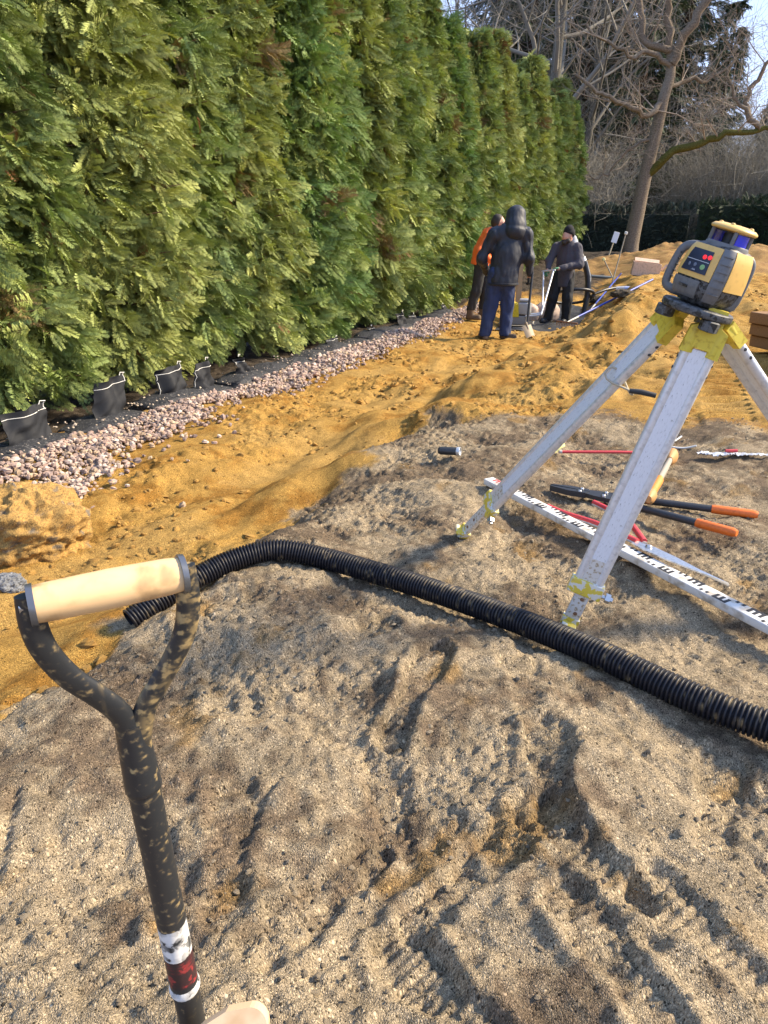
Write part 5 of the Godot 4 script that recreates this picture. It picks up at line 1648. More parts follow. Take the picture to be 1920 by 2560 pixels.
	jk = [[V(0.05, 1.36, 0.04), V(0.06, 1.12, 0.03), 0.165, 0.185, ff.normalized(), 1.25], [V(0.06, 1.12, 0.03), V(0.06, 0.72, 0.0), 0.185, 0.185, ff.normalized(), 1.2], [V(-0.10, 1.36, -0.06), V(0.20, 1.355, 0.12), 0.085, 0.085], [V(-0.12, 1.35, -0.06), V(-0.25, 1.12, 0.0), 0.088, 0.075], [V(-0.25, 1.12, 0.0), gL + V(0.02, 0.03, -0.03), 0.074, 0.055], [V(0.22, 1.34, 0.12), V(0.255, 1.06, 0.25), 0.09, 0.078], [V(0.255, 1.06, 0.25), gR + V(0.06, 0.01, -0.02), 0.078, 0.055]]
	obj("jacket", sdf(jk, 0.014, 0.05, [[V(0, 0.66, 0), V(0, -1, 0)]], 0.012, 6.0, 13), grey, t)
	obj("hood", sdf([[V(0.13, 1.50, 0.06), V(0.15, 1.42, 0.03), 0.075, 0.09], [V(0.10, 1.42, -0.02), V(0.16, 1.42, 0.08), 0.075, 0.07]], 0.012, 0.05, [], 0.010, 8.0, 14), pale, t)
	obj("beanie", sdf([[hc + V(0.02, 0.075, -0.005), hc + V(0.015, 0.10, -0.005), 0.105, 0.092], [hc + V(0.03, 0.13, -0.02), hc + V(0.035, 0.145, -0.02), 0.065, 0.055], [hc + V(0.03, 0.05, -0.02), hc + V(0.03, 0.04, -0.02), 0.10, 0.10]], 0.010, 0.03, [[hc + V(0, 0.035, 0), V(-0.35, -1, 0.25).normalized()]]), wool, t)
	obj("beard", sdf([[hc + V(-0.045, -0.075, 0.035), hc + V(-0.065, -0.10, 0.05), 0.055, 0.045], [hc + V(-0.0, -0.07, 0.06), hc + V(-0.05, -0.085, 0.0), 0.045, 0.045]], 0.010, 0.03), hair, t)
	tr = [[V(-0.02, 0.92, -0.03), V(0.11, 0.92, 0.04), 0.125, 0.125], [V(-0.04, 0.86, -0.05), V(-0.12, 0.46, -0.02), 0.12, 0.098], [V(-0.12, 0.46, -0.02), V(-0.17, 0.09, -0.06), 0.098, 0.09], [V(0.12, 0.86, 0.05), V(0.13, 0.46, 0.10), 0.12, 0.098], [V(0.13, 0.46, 0.10), V(0.14, 0.09, 0.06), 0.098, 0.09]]
	obj("trousers", sdf(tr, 0.014, 0.04, [[V(0, 0.04, 0), V(0, -1, 0)]], 0.013, 6.0, 15), black, t)
	obj("boot", sdf(boot(V(-0.17, 0.075, -0.06), V(-0.8, 0, 0.5)), 0.012, 0.03), M.blk, t)
	obj("boot", sdf(boot(V(0.14, 0.075, 0.06), V(-0.5, 0, 0.8)), 0.012, 0.03), M.blk, t)
	obj("glove", sdf(hand_bones(gR + V(0.02, 0.01, -0.01), V(-0.95, -0.1, 0.25), V(-0.1, -1, 0.2), 0.85, -1.0), 0.005, 0.012), glove, t)
	obj("glove", sdf(hand_bones(gL, V(-0.5, -0.6, 0.5), V(0.1, -1, 0.2), 0.85, 1.0), 0.005, 0.012), glove, t)
	# --- worker in orange, mostly hidden behind the hooded man
	var ox := 1.55; var oz := -12.75
	t = thing("person", "person in an orange safety jacket, mostly hidden behind the hooded person", "person", Transform3D(Basis(), V(ox, hgt(ox, oz) + 0.02, oz)))
	var oL := V(0.30, 0.95, 0.30); var oR := V(0.62, 0.95, 0.0)
	hc = V(0.42, 1.60, 0.0)
	body = head_bones(hc, V(0.9, -0.5, 0.2)) + [[V(0.30, 1.38, 0), V(0.19, 1.14, 0.0), 0.14, 0.145, V(1, 0, 0), 1.2], [V(0.19, 1.14, 0), V(0.15, 0.94, 0.0), 0.145, 0.14, V(1, 0, 0), 1.2], [V(0.14, 0.90, 0.08), V(0.08, 0.48, 0.08), 0.082, 0.058], [V(0.08, 0.48, 0.08), V(0.0, 0.09, 0.06), 0.058, 0.042], [V(0.20, 0.90, -0.08), V(0.26, 0.48, -0.08), 0.082, 0.058], [V(0.26, 0.48, -0.08), V(0.24, 0.09, -0.1), 0.058, 0.042],
		[V(0.26, 1.38, 0.18), V(0.10, 1.14, 0.30), 0.058, 0.046], [V(0.10, 1.14, 0.30), oL, 0.045, 0.03], [V(0.28, 1.38, -0.18), V(0.40, 1.12, -0.24), 0.058, 0.046], [V(0.40, 1.12, -0.24), oR, 0.045, 0.03]]
	obj("body", sdf(body, 0.016, 0.045), skin, t)
	jk = [[V(0.27, 1.37, 0), V(0.17, 1.12, 0.0), 0.165, 0.18, V(1, 0, 0), 1.1], [V(0.17, 1.12, 0), V(0.13, 0.92, 0.0), 0.18, 0.18, V(1, 0, 0), 1.1], [V(0.26, 1.37, 0.18), V(0.09, 1.14, 0.30), 0.09, 0.078], [V(0.09, 1.14, 0.30), oL + V(0, 0.03, 0), 0.078, 0.055], [V(0.28, 1.37, -0.18), V(0.40, 1.12, -0.25), 0.09, 0.078], [V(0.40, 1.12, -0.25), oR + V(0, 0.03, 0), 0.078, 0.055]]
	obj("safety_jacket", sdf(jk, 0.014, 0.05, [[V(0.18, 0.88, 0), V(-0.3, -1, 0).normalized()]], 0.012, 6.0, 23), orange, t)
	obj("hair", sdf([[hc + V(-0.02, 0.045, 0), hc + V(-0.03, 0.02, 0), 0.098, 0.10], [hc + V(-0.04, -0.03, 0), hc + V(-0.05, -0.05, 0), 0.085, 0.07]], 0.012, 0.03, [[hc + V(0.045, 0.06, 0), V(1, -0.4, 0.2).normalized()]]), hair, t)
	tr = [[V(0.15, 0.95, 0.06), V(0.20, 0.95, -0.06), 0.125, 0.125], [V(0.14, 0.90, 0.08), V(0.08, 0.48, 0.08), 0.115, 0.092], [V(0.08, 0.48, 0.08), V(0.0, 0.16, 0.06), 0.092, 0.082], [V(0.20, 0.90, -0.08), V(0.26, 0.48, -0.08), 0.115, 0.092], [V(0.26, 0.48, -0.08), V(0.24, 0.16, -0.1), 0.092, 0.082]]
	obj("trousers", sdf(tr, 0.014, 0.04, [[V(0, 0.16, 0), V(0, -1, 0)]], 0.013, 6.0, 25), dark, t)
	obj("boot", sdf(boot(V(0.0, 0.075, 0.06), V(0.9, 0, 0.3)) + [[V(0.0, 0.24, 0.06), V(0, 0.1, 0.06), 0.066, 0.06]], 0.012, 0.03), leather, t)
	obj("boot", sdf(boot(V(0.24, 0.075, -0.1), V(0.9, 0, 0.1)) + [[V(0.24, 0.24, -0.1), V(0.24, 0.1, -0.1), 0.066, 0.06]], 0.012, 0.03), leather, t)
	obj("hand", sdf(hand_bones(oL, V(0.7, -0.6, -0.1), V(0, -1, -0.4), 0.7, 1.0), 0.005, 0.012), skin, t)
	obj("hand", sdf(hand_bones(oR, V(0.7, -0.6, 0.2), V(0, -1, 0.4), 0.7, -1.0), 0.005, 0.012), skin, t)
	# --- plate compactor between them
	var cx := 2.42; var cz := -12.85
	t = thing("plate_compactor", "yellow plate compactor with a bent steel handle between the workers' legs", "compactor", Transform3D(Basis(Vector3.UP, -0.25), V(cx, hgt(cx, cz) + 0.01, cz)))
	var steel := mat(Color(0.30, 0.28, 0.25), 0.6, 0.2, M.t_fine, 4.0)
	var yel := mat(Color(0.72, 0.55, 0.02), 0.45, 0.0, M.t_soft, 4.0)
	mb = MB.new()
	mb.sheet(12, 6, func(u: float, v: float) -> Vector3:
		var a := (u - 0.5) * 2.0
		return V(a * 0.30, 0.03 + 0.09 * pow(absf(a), 4.0), (v - 0.5) * -0.40), 0.02)
	obj("base_plate", mb.mesh(), steel, t)
	mb = MB.new()
	mb.box(Transform3D(Basis(), V(0, 0.16, 0)), V(0.36, 0.16, 0.28), 0.02)
	obj("exciter", mb.mesh(), steel, t)
	mb = MB.new()
	mb.prism(Transform3D(Basis(), V(-0.12, 0.22, 0)), PackedVector2Array([Vector2(-0.18, 0), Vector2(0.16, 0), Vector2(0.14, 0.20), Vector2(0.02, 0.26), Vector2(-0.12, 0.18)]), 0.30)
	obj("belt_guard", mb.mesh(), yel, t)
	mb = MB.new()
	mb.box(Transform3D(Basis(), V(0.12, 0.36, 0)), V(0.24, 0.22, 0.26), 0.03)
	mb.box(Transform3D(Basis(), V(0.12, 0.50, 0)), V(0.20, 0.06, 0.2), 0.02)
	obj("engine", mb.mesh(), mat(Color(0.42, 0.42, 0.40), 0.5, 0.3, M.t_fine, 5.0), t)
	var toB := t.transform.affine_inverse()
	for sg: float in [-1.0, 1.0]:
		var e0 := V(0.16, 0.24, 0.16 * sg)
		var e3: Vector3 = toB * (V(bx, hgt(bx, bz) + 0.02, bz) + (gR if sg > 0 else gL) + V(-0.08, -0.02, 0.03))
		var e1 := V(0.40, 0.27, 0.17 * sg)
		mb = MB.new()
		mb.tube(catmull([e0, e1, e1 + (e3 - e1) * 0.08 + V(0.03, 0.02, 0), e3], 8), 0.017, 10)
		obj("handle_bar", mb.mesh(), silver, t)
	var g0: Vector3 = toB * (V(bx, hgt(bx, bz) + 0.02, bz) + gR + V(-0.08, -0.02, 0.03)); var g1: Vector3 = toB * (V(bx, hgt(bx, bz) + 0.02, bz) + gL + V(-0.08, -0.02, 0.03))
	mb = MB.new()
	mb.tube([g0 + (g0 - g1) * 0.15, g1 - (g0 - g1) * 0.15], 0.016, 10)
	obj("cross_bar", mb.mesh(), silver, t)

# ---------------------------------------------------------------- things round the workers and up the bank
func rake(label: String, a: Vector3, b: Vector3) -> void:
	for k in 30:
		var q := a.lerp(b, k / 29.0)
		var low := hgt(q.x, q.z) + 0.03 - q.y
		if low > 0.0 and k > 3: b.y += low / (k / 29.0)
	var t := thing("rake", label, "rake", Transform3D(Basis(), a))
	var d := b - a
	var mb := MB.new()
	mb.tube([d * 0.10, d * 1.0], 0.017, 10)
	obj("shaft", mb.mesh(), mat(Color(0.045, 0.085, 0.42), 0.4, 0.0, M.t_soft, 3.0), t)
	mb = MB.new()
	mb.tube([V(0, 0, 0), d * 0.03, d * 0.12], [0.010, 0.013, 0.018], 10)
	obj("ferrule", mb.mesh(), mat(Color(0.55, 0.52, 0.45), 0.5, 0.3), t)
	var s := d.cross(Vector3.UP).normalized()
	mb = MB.new()
	mb.tube([-s * 0.21, s * 0.21], 0.012, 6)
	var h := obj("head_bar", mb.mesh(), M.rust, t)
	for k in 13:
		mb = MB.new()
		var o := s * (-0.2 + 0.4 * k / 12.0)
		mb.tube([o, o + V(0, -0.045, 0) - d.normalized() * 0.02, o + V(0, -0.08, 0)], [0.006, 0.005, 0.002], 5)
		obj("tine", mb.mesh(), M.rust, h)

func build_site() -> void:
	var r := RandomNumberGenerator.new()
	r.seed = 91
	var sandm := M.clod as StandardMaterial3D
	rake("rake with a long blue shaft lying on the bank, head in the trench", on(2.95, -11.35, 0.07), on(4.72, -12.65, 0.10))
	rake("blue shafted rake lying farther up the bank near the upright black hose", on(4.30, -14.75, 0.06), on(6.10, -18.6, 0.12))
	# cardboard box
	var bp := on(6.62, -18.3, 0.11)
	var t := thing("cardboard_box", "open pale cardboard box at the foot of the sand heap", "box", Transform3D(Basis.from_euler(V(0.05, -0.25, -0.12)), bp))
	var card := mat(Color(0.62, 0.44, 0.32), 0.85, 0.0, M.t_soft, 2.0)
	for q in [[V(0, 0, 0.17), V(0.66, 0.32, 0.012)], [V(0, 0, -0.17), V(0.66, 0.32, 0.012)], [V(0.33, 0, 0), V(0.012, 0.318, 0.33)], [V(-0.33, 0, 0), V(0.012, 0.318, 0.33)], [V(0, -0.155, 0), V(0.64, 0.012, 0.32)]]:
		var mb := MB.new()
		mb.box(Transform3D(Basis(), q[0]), q[1], 0.002)
		obj("side_panel", mb.mesh(), card, t)
	var fb := MB.new()
	fb.box(Transform3D(Basis(V(0, 0, 1), 0.9), V(0.42, 0.10, 0.0)), V(0.20, 0.010, 0.32), 0.002)
	fb.box(Transform3D(Basis(V(1, 0, 0), 0.5), V(0.0, 0.20, -0.22)), V(0.6, 0.010, 0.15), 0.002)
	obj("flap", fb.mesh(), card, t)
	# plastic bottle
	bp = on(5.05, -14.9, 0.05)
	t = thing("plastic_bottle", "clear plastic bottle with a blue label lying on the sand", "bottle", look(bp, V(0.95, 0.02, 0.25), Vector3.UP))
	var mb2 := MB.new()
	mb2.lathe(Transform3D(), [Vector2(0.03, -0.22), Vector2(0.048, -0.20), Vector2(0.048, 0.08), Vector2(0.02, 0.17), Vector2(0.018, 0.20)], 14)
	var pet := mat(Color(0.75, 0.76, 0.8), 0.15)
	pet.transparency = BaseMaterial3D.TRANSPARENCY_ALPHA
	pet.albedo_color.a = 0.45
	obj("bottle_wall", mb2.mesh(), pet, t)
	mb2 = MB.new()
	mb2.lathe(Transform3D(), [Vector2(0.049, -0.05), Vector2(0.049, 0.04)], 14, false)
	obj("paper_label", mb2.mesh(), mat(Color(0.35, 0.40, 0.62), 0.5), t)
	mb2 = MB.new()
	mb2.lathe(Transform3D(), [Vector2(0.021, 0.19), Vector2(0.021, 0.215)], 10)
	obj("bottle_cap", mb2.mesh(), mat(Color(0.1, 0.25, 0.7), 0.4), t)
	# dark clods on the bank
	lump("soil_clod", "small dark soil clod beside the blue rake shaft", "clod", on(3.98, -11.9, 0.03), V(0.42, 0.16, 0.3), 31, Color(0.13, 0.10, 0.06), Color(0.2, 0.14, 0.07))
	lump("soil_clod", "dark clod of earth near the plastic bottle", "clod", on(4.85, -16.2, 0.03), V(0.55, 0.2, 0.35), 32, Color(0.13, 0.10, 0.06), Color(0.24, 0.17, 0.08))
	lump("grey_stone", "small grey stone on the sand at the left edge, left of the shovel grip", "stone", on(-1.54, -2.47, 0.02), V(0.17, 0.10, 0.13), 34, Color(0.30, 0.31, 0.33), Color(0.42, 0.43, 0.44))
	# sand heap
	var hb := MB.new()
	var f := FastNoiseLite.new()
	f.seed = 8; f.frequency = 0.8; f.fractal_octaves = 4
	var A := 44; var B := 96
	for a in A + 1:
		var rr := 3.4 * a / A
		for q in B:
			var an := TAU * q / B
			var x := 9.6 + rr * cos(an) * 1.25; var z := -21.6 + rr * sin(an) * 0.9
			var hh := 0.75 * pow(maxf(0.0, 1.0 - rr / 3.4), 0.9) * (1.0 - 0.25 * exp(-rr * rr * 1.4))
			hh *= 1.0 + 0.35 * f.get_noise_2d(x * 0.7, z * 0.7)
			hh += 0.07 * f.get_noise_2d(x * 3.0, z * 3.0) * (1.0 - ss(2.8, 3.4, rr))
			hb.col = Color(0.56, 0.32, 0.09).lerp(Color(0.40, 0.2, 0.05), ss(-0.1, 0.4, f.get_noise_2d(x * 4.0, z * 4.0 + 30.0)))
			hb.p(V(x, hgt(x, z) - 0.06 + hh, z))
	for a in A:
		for q in B:
			var q2 := (q + 1) % B
			hb.quad(a * B + q, a * B + q2, (a + 1) * B + q2, (a + 1) * B + q)
	tag(obj("sand_heap", hb.mesh(), sandm), "heap of orange sand below the dark back hedge", "sand heap")
	# upright flexible hose with white joints, and its loop on the ground
	var hose := mat(Color(0.016, 0.017, 0.019), 0.45)
	var h0 := on(4.05, -14.35, 0.02)
	t = thing("hose", "black hose looped on the sand with a stiff end standing up", "hose", Transform3D(Basis(), h0))
	mb2 = MB.new()
	mb2.tube(catmull([V(0, 0, 0), V(0.05, 0.35, -0.05), V(0.03, 0.7, -0.08), V(-0.08, 1.0, -0.1), V(-0.24, 1.22, -0.1)], 8), 0.06, 12)
	obj("upright_end", mb2.mesh(), hose, t)
	for q in [[V(-0.085, 1.0, -0.1), V(-0.12, 1.07, -0.1), 0.066], [V(-0.21, 1.19, -0.1), V(-0.28, 1.27, -0.1), 0.064]]:
		mb2 = MB.new()
		mb2.tube([q[0], q[1]], q[2], 12)
		obj("white_joint", mb2.mesh(), mat(Color(0.7, 0.7, 0.68), 0.4), t)
	mb2 = MB.new()
	mb2.tube([V(0.065, 0.3, 0.0), V(0.075, 0.7, -0.04), V(-0.03, 1.0, -0.055)], 0.008, 6)
	obj("white_stripe", mb2.mesh(), mat(Color(0.6, 0.6, 0.58), 0.5), t)
	var loop := []
	for k in 22:
		var an := TAU * k / 18.0 - 0.4
		loop.append(V(-0.22 + 0.42 * cos(an), 0.30 - 0.16 * sin(an) + 0.05 * k / 22.0, -0.2 - 0.45 * sin(an)))
	loop.append(V(0.6, 0.42, -0.7)); loop.append(V(1.2, 0.45, -1.2))
	mb2 = MB.new()
	mb2.tube(catmull(loop, 3), 0.030, 8)
	obj("loop", mb2.mesh(), hose, t)
	# stakes, pipe offcut, white post tag by the oak
	var wood := mat(Color(0.50, 0.34, 0.18), 0.8, 0.0, M.t_fine, 3.0)
	for q in [[5.55, -17.6, -0.28, 1.35, "thin leaning stake with a pale tip behind the upright hose"], [5.9, -18.2, 0.95, 0.75, "slanting thin stake tied with yellow tape behind the hose"]]:
		var p := on(q[0], q[1], -0.1)
		t = thing("stake", q[4], "stake", Transform3D(Basis(V(0, 0, 1), q[2] * 0.6), p))
		mb2 = MB.new()
		mb2.tube([V(0, 0, 0), V(0, q[3], 0)], [0.016, 0.014], 6)
		obj("shaft", mb2.mesh(), mat(Color(0.33, 0.30, 0.24), 0.8), t)
		mb2 = MB.new()
		mb2.box(Transform3D(Basis(), V(0, q[3], 0)), V(0.07, 0.07, 0.05), 0.01)
		obj("tip", mb2.mesh(), mat(Color(0.75, 0.68, 0.3) if q[2] > 0 else Color(0.6, 0.6, 0.56), 0.7), t)
	var pa := on(6.0, -19.6, 0.06)
	mb2 = MB.new()
	mb2.tube([V(-0.42, 0.02, 0), V(0.42, -0.04, 0)], 0.04, 12)
	t = thing("pipe_offcut", "short grey pipe offcut lying behind the stakes", "pipe", Transform3D(Basis(), pa))
	obj("pipe_wall", mb2.mesh(), mat(Color(0.11, 0.125, 0.125), 0.5), t)
	mb2 = MB.new()
	mb2.tube([V(-0.46, 0.022, 0), V(-0.38, 0.018, 0)], 0.05, 12)
	obj("socket", mb2.mesh(), M.blk, t)
	# wooden stake and sacks beyond the men
	var wp := on(2.75, -14.6, -0.1)
	mb2 = MB.new()
	mb2.prism(Transform3D(), PackedVector2Array([Vector2(-0.055, 0), Vector2(0.055, 0), Vector2(0.055, 1.15), Vector2(0.0, 1.32), Vector2(-0.055, 1.15)]), 0.05)
	tag(obj("wooden_stake", mb2.mesh(), wood, null, Transform3D(Basis(), wp)), "pointed wooden stake standing between the two front workers", "stake")
	for k in 2:
		var q2 := on(2.85 + 0.42 * k, -14.2 - 0.1 * k, 0.16)
		var sk := obj("cement_sack", bag_body(r, 0.55, 0.34, 0.42), mat(Color(0.55, 0.42, 0.34), 0.85, 0.0, M.t_soft, 2.0), null, Transform3D(Basis(V(0, 1, 0), 0.4 * k), q2))
		tag(sk, "pale sack beside the wooden stake" if k == 0 else "pale sack partly behind the person in the beanie", "sack")
	# black membrane laid in the dug-out part
	var mm := MB.new()
	mm.sheet(60, 18, func(u: float, v: float) -> Vector3:
		var p := at_ns(lerpf(1.15, 2.5, v), lerpf(9.0, 13.6, u))
		return V(p.x, hgt(p.x, p.y) + 0.012 + 0.02 * absf(nzC.get_noise_2d(p.x * 0.5, p.y * 0.5)), p.y), 0.004)
	tag(obj("membrane", mm.mesh(), M.bag), "black membrane sheet laid in the dug out trench around the beanie worker", "membrane")
	# timber stack at the right edge
	var board := mat(Color(0.30, 0.165, 0.07), 0.85, 0.0, M.t_fine, 2.0)
	var tb := on(4.30, -6.35, 0.0)
	for k in 3:
		mb2 = MB.new()
		mb2.box(Transform3D(), V(0.62, 0.115, 1.7), 0.008)
		tag(obj("timber_beam", mb2.mesh(), board, null, Transform3D(Basis(V(0, 1, 0), 0.12 + 0.02 * k), tb + V(0.04 - 0.012 * k, 0.075 + 0.121 * k, -0.35))), ["lowest brown timber beam of the stack at the right edge", "middle brown timber beam of the stack at the right edge", "top brown timber beam of the stack at the right edge, earth lying on it"][k], "timber")
	lump("soil_clod", "mound of earth heaped on the timber beams at the right edge", "earth", tb + V(0.05, 0.46, -0.35), V(0.66, 0.30, 1.6), 33, Color(0.30, 0.22, 0.15), Color(0.52, 0.30, 0.09), 0.12)

func build_oak() -> void:
	# the big leaning tree beside the end of the hedge
	var base := V(8.9, 0.0, -26.4)
	base.y = hgt(base.x, base.z)
	var t := thing("old_tree", "big bare leaning tree with a long mossy limb, beside the hedge end", "tree", Transform3D(Basis(), base))
	var r := RandomNumberGenerator.new()
	r.seed = 17
	var tb := MB.new()
	var cb := Color(0.235, 0.19, 0.145)
	tb.col = cb
	var trunk := catmull([V(0, -0.2, 0), V(0.03, 0.35, 0), V(0.25, 1.4, 0), V(0.47, 2.5, 0.03), V(0.80, 3.9, 0.1), V(1.03, 4.9, 0.1), V(1.27, 5.6, 0.0), V(1.30, 6.4, -0.1)], 3)
	var rad := []
	for k in trunk.size():
		var f := float(k) / (trunk.size() - 1)
		rad.append(lerpf(0.31, 0.14, pow(f, 0.8)) + (0.10 if k == 0 else (0.04 if k == 1 else 0.0)))
	for k in trunk.size(): trunk[k].x -= 0.12 * trunk[k].y
	tb.tube(trunk, rad, 14)
	obj("trunk", tb.mesh(), M.bark, t)
	# hand-laid limbs: points and start radius
	var limbs := [
		["mossy_limb", [V(0.58, 2.65, 0.1), V(1.2, 3.25, 0.5), V(2.15, 3.55, 0.8), V(2.9, 3.75, 1.0), V(3.85, 3.85, 1.0), V(4.3, 3.95, 0.9)], 0.15],
		["limb", [V(3.85, 3.92, 1.0), V(3.5, 4.3, 0.9), V(3.5, 4.85, 0.8), V(3.9, 5.5, 0.8), V(4.4, 6.3, 0.9), V(4.5, 7.3, 0.9)], 0.10],
		["limb", [V(3.5, 4.3, 0.9), V(3.1, 4.8, 0.8), V(2.8, 5.6, 0.7)], 0.07],
		["limb", [V(0.95, 4.8, 0.1), V(0.6, 4.45, 0.4), V(0.0, 4.4, 0.6), V(-0.8, 4.75, 0.7), V(-1.4, 5.0, 0.8), V(-2.1, 5.5, 0.8)], 0.11],
		["limb", [V(1.27, 5.7, 0.0), V(0.6, 6.2, 0.2), V(0.0, 6.05, 0.3), V(-0.9, 6.4, 0.4), V(-1.8, 6.9, 0.4)], 0.09],
		["limb", [V(1.3, 6.2, 0.0), V(0.5, 6.6, -0.2), V(0.35, 7.7, -0.3), V(-0.15, 9.2, -0.4), V(-0.5, 10.6, -0.4), V(-0.9, 12.4, -0.4)], 0.12],
		["limb", [V(1.3, 6.3, -0.1), V(1.15, 7.4, -0.1), V(1.35, 8.5, 0.0), V(1.0, 9.6, 0.0), V(0.9, 11.5, 0.0), V(1.2, 13.0, 0.0)], 0.12],
		["limb", [V(1.28, 5.9, 0.0), V(1.8, 6.9, 0.3), V(2.6, 8.0, 0.4), V(3.5, 8.7, 0.5), V(3.9, 9.8, 0.5), V(4.8, 10.9, 0.5), V(5.0, 12.4, 0.5)], 0.16],
		["limb", [V(3.6, 8.9, 0.5), V(4.8, 9.0, 0.6), V(5.8, 9.7, 0.7), V(7.0, 9.9, 0.7), V(8.4, 10.8, 0.8)], 0.11],
		["limb", [V(2.5, 7.9, 0.4), V(2.4, 9.0, 0.3), V(2.9, 10.2, 0.3), V(2.7, 11.8, 0.3)], 0.10],
		["limb", [V(1.1, 5.2, 0.1), V(2.0, 5.5, -0.3), V(2.9, 5.6, -0.5), V(3.8, 6.3, -0.6)], 0.08],
		["limb", [V(0.75, 3.7, 0.05), V(-0.2, 3.3, 0.2), V(-0.9, 2.6, 0.3), V(-1.5, 2.5, 0.3)], 0.05]]
	var tw := MB.new()
	tw.col = cb * 1.15
	for L in limbs:
		var mossy: bool = L[0] == "mossy_limb"
		var path := catmull(L[1], 4)
		for k in path.size(): path[k] += V(r.randf_range(-1, 1), r.randf_range(-1, 1), r.randf_range(-1, 1)) * 0.07 - V(0.12 * path[k].y, 0, 0)
		var mb := MB.new()
		mb.col = Color(0.125, 0.115, 0.035) if mossy else cb
		var rr := []
		for k in path.size(): rr.append(L[2] * lerpf(1.0, 0.38, float(k) / (path.size() - 1)))
		mb.tube(path, rr, 9)
		var lo := obj(L[0], mb.mesh(), M.bark, t)
		if mossy: lo.set_meta("label", "long limb covered in green moss")
		for k in 9:
			var u := 0.18 + 0.82 * r.randf()
			var p: Vector3 = path[int(u * (path.size() - 1))]
			var d := V(r.randf_range(-1, 1), r.randf_range(-0.2, 1.2), r.randf_range(-1, 1)).normalized()
			grow(tw, r, p, d, r.randf_range(0.8, 2.4) * (0.5 if mossy else 1.0), L[2] * 0.22, 2, 4, 0.28, 0.05)
	obj("twigs", tw.mesh(), M.twig, t)
	# white tag on a stake by its foot
	var wp := base + V(-0.95, 0.0, 0.6)
	wp.y = hgt(wp.x, wp.z)
	var s := thing("tag_stake", "small stake with a white tag at the foot of the leaning tree", "stake", Transform3D(Basis(V(0, 0, 1), -0.25), wp))
	var mb3 := MB.new()
	mb3.tube([V(0, -0.05, 0), V(0, 0.75, 0)], 0.025, 6)
	obj("shaft", mb3.mesh(), mat(Color(0.5, 0.42, 0.28), 0.8), s)
	mb3 = MB.new()
	mb3.box(Transform3D(Basis(), V(0, 0.62, 0.03)), V(0.20, 0.36, 0.02), 0.004)
	obj("tag", mb3.mesh(), mat(Color(0.75, 0.76, 0.78), 0.5), s)

func hedge_block(called: String, label: String, a: Vector2, b: Vector2, H: float, W: float, c: Color, seed_: int) -> void:
	var r := RandomNumberGenerator.new()
	r.seed = seed_
	var t := thing(called, label, "hedge")
	var buf := PackedFloat32Array()
	var d := (b - a).normalized()
	var L := a.distance_to(b)
	var nrm := Vector2(-d.y, d.x)
	var core := MB.new()
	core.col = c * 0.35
	var mid := (a + b) * 0.5
	var my := hgt(mid.x, mid.y)
	core.box(Transform3D(Basis(V(d.x, 0, d.y), Vector3.UP, V(d.x, 0, d.y).cross(Vector3.UP)), V(mid.x, my + H * 0.46, mid.y)), V(L - 0.2, H * 0.92, W * 0.6), 0.05)
	obj("stems", core.mesh(), M.twig, t)
	for k in int(L * H * 95):
		var u := r.randf() * L
		var fy := r.randf()
		var sideo := r.randf_range(-0.5, 0.5) * W
		var top := r.randf() < 0.28
		var y := H * (1.0 if top else fy)
		if not top: sideo = (0.5 if r.randf() < 0.85 else -0.5) * W * r.randf_range(0.7, 1.05)
		var q := a + d * u + nrm * sideo
		var out := V(nrm.x * signf(sideo), 0.2, nrm.y * signf(sideo)) if not top else V(0, 1, 0)
		var dd := (out + V(r.randf_range(-1, 1), r.randf_range(-0.3, 0.9), r.randf_range(-1, 1)) * 0.8).normalized()
		var x := dd.cross(V(r.randf_range(-1, 1), 0.4, r.randf_range(-1, 1)).normalized()).normalized()
		put(buf, Basis(x, dd, x.cross(dd)).scaled_local(Vector3.ONE * r.randf_range(0.22, 0.42)), V(q.x, hgt(q.x, q.y) + y * r.randf_range(0.92, 1.02), q.y), c * r.randf_range(0.6, 1.4))
	multi("foliage", fronds[1], M.leaf, buf, t).set_meta("kind", "stuff")

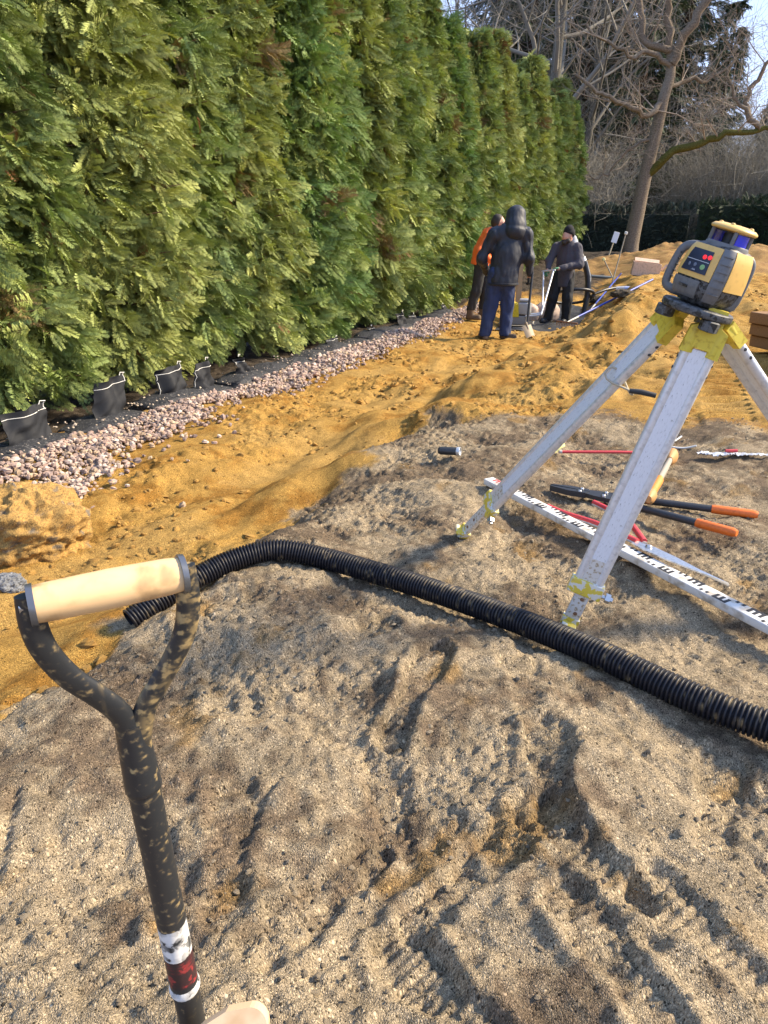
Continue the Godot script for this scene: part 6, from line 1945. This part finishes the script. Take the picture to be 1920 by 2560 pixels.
func build_woods() -> void:
	hedge_block("clipped_hedge", "dark clipped hedge behind the sand heap at the right", Vector2(13.0, -31.0), Vector2(24.0, -27.0), 1.75, 0.9, Color(0.034, 0.06, 0.026), 61)
	hedge_block("clipped_hedge", "low grey green hedge behind the leaning tree", Vector2(6.5, -32.5), Vector2(13.4, -32.5), 1.8, 0.8, Color(0.055, 0.075, 0.055), 62)
	var r := RandomNumberGenerator.new()
	r.seed = 55
	var bare := []
	for k in 6: bare.append(bare_tree(200 + k, [15.0, 17.0, 13.0, 19.0, 12.0, 16.0][k], [0.24, 0.3, 0.17, 0.32, 0.13, 0.2][k], 4))
	var con := []
	for k in 3: con.append(conifer(240 + k, [17.0, 20.0, 14.0][k], [2.8, 3.3, 2.6][k]))
	var shr := []
	for k in 3: shr.append(whip_shrub(260 + k, [4.2, 5.2, 3.4][k]))
	# bare trees: x, z spread through the wood, thinner to the right where the sky shows
	for k in 50:
		var z := -34.0 - 34.0 * pow(r.randf(), 1.2)
		var u := r.randf_range(0.10, 0.78) if k < 34 else r.randf_range(0.36, 0.72)
		var x := -z * u
		place(bare[k % 6], "bare_tree", "bare leafless tree in the wood behind the back hedge", "tree", V(x, hgt(x, z), z), r.randf() * TAU, r.randf_range(0.75, 1.1) * lerpf(1.0, 0.52, ss(0.3, 0.42, u)), "bare trees of the wood")
	for k in 20:
		var z := -36.5 - 20.0 * r.randf()
		var u: float = [0.16, 0.22, 0.27, 0.33, 0.38, 0.3, 0.2, 0.43, 0.48, 0.56, 0.12, 0.25, 0.36, 0.18, 0.5, 0.62, 0.29, 0.68, 0.41, 0.24][k] + r.randf_range(-0.02, 0.02)
		var x := -z * u
		place(con[k % 3], "wood_conifer", "dark evergreen conifer standing among the bare trees", "tree", V(x, hgt(x, z), z), r.randf() * TAU, r.randf_range(0.8, 1.1) * (0.55 if u > 0.4 else 0.95), "dark conifers of the wood")
	for k in 56:
		var z := -33.5 - 12.0 * r.randf()
		var u := r.randf_range(0.24, 0.75) if k > 10 else r.randf_range(0.5, 0.72)
		var x := -z * u
		place(shr[k % 3], "bare_shrub", "leafless many-stemmed shrub at the edge of the wood", "shrub", V(x, hgt(x, z), z), r.randf() * TAU, r.randf_range(0.8, 1.25), "bare shrubs of the wood edge")
	for o in bare + con + shr: o.free()

func _ready() -> void:
	# camera, sky, sun, exposure
	var cam := Camera3D.new()
	cam.name = "camera"
	add_child(cam)
	cam.position = Vector3(0, 1.35, 0)
	cam.rotation_degrees = Vector3(-21.7, 0, 0)
	cam.fov = 73.74
	cam.near = 0.05
	cam.far = 900.0
	cam.current = true
	var env := Environment.new()
	env.background_mode = Environment.BG_SKY
	var sm := ProceduralSkyMaterial.new()
	sm.sky_top_color = Color(0.50, 0.60, 0.78)
	sm.sky_horizon_color = Color(0.74, 0.79, 0.89)
	sm.sky_curve = 0.18
	sm.ground_horizon_color = Color(0.5, 0.45, 0.4)
	sm.ground_bottom_color = Color(0.3, 0.26, 0.2)
	sm.energy_multiplier = 1.1
	var sky := Sky.new()
	sky.sky_material = sm
	env.sky = sky
	env.tonemap_mode = Environment.TONE_MAPPER_LINEAR
	env.tonemap_exposure = 2.35
	env.sdfgi_enabled = true
	env.ssao_enabled = true
	env.ssil_enabled = true
	var we := WorldEnvironment.new()
	we.environment = env
	we.name = "world"
	add_child(we)
	var sun := DirectionalLight3D.new()
	sun.name = "sun"
	sun.light_color = Color(1.0, 0.93, 0.81)
	sun.light_energy = 1.4
	sun.light_angular_distance = 9.0
	sun.shadow_enabled = true
	add_child(sun)
	sun.look_at_from_position(Vector3(0.82, 0.62, -0.08) * 30.0, Vector3.ZERO)
	# noise fields
	nzA.seed = 11; nzA.frequency = 0.9; nzA.noise_type = FastNoiseLite.TYPE_SIMPLEX_SMOOTH; nzA.fractal_octaves = 2
	nzB.seed = 12; nzB.frequency = 9.0; nzB.noise_type = FastNoiseLite.TYPE_CELLULAR; nzB.fractal_type = FastNoiseLite.FRACTAL_NONE; nzB.cellular_return_type = FastNoiseLite.RETURN_DISTANCE2_SUB
	nzC.seed = 13; nzC.frequency = 14.0; nzC.noise_type = FastNoiseLite.TYPE_SIMPLEX_SMOOTH; nzC.fractal_octaves = 3
	nzP.seed = 14; nzP.frequency = 0.8; nzP.noise_type = FastNoiseLite.TYPE_SIMPLEX_SMOOTH; nzP.fractal_octaves = 3
	nzR.seed = 15; nzR.frequency = 1.6; nzR.noise_type = FastNoiseLite.TYPE_SIMPLEX_SMOOTH; nzR.fractal_octaves = 3
	var t0 := Time.get_ticks_msec()
	make_materials()
	print("materials ", Time.get_ticks_msec() - t0)
	build_ground()
	print("ground ", Time.get_ticks_msec() - t0)
	build_hedge()
	print("hedge ", Time.get_ticks_msec() - t0)
	build_gravel()
	build_bags()
	lump("sand_clod", "big orange sand clod standing behind the shovel grip at the left", "clod", on(-1.67, -2.93, 0.12), V(0.60, 0.44, 0.44), 3, Color(0.66, 0.39, 0.11), Color(0.30, 0.24, 0.17), 0.3)
	build_pipe()
	build_staff()
	build_tools()
	build_tripod()
	build_shovel()
	build_crumbs()
	build_people()
	print("people ", Time.get_ticks_msec() - t0)
	build_site()
	build_oak()
	build_woods()
	print("objects ", Time.get_ticks_msec() - t0)
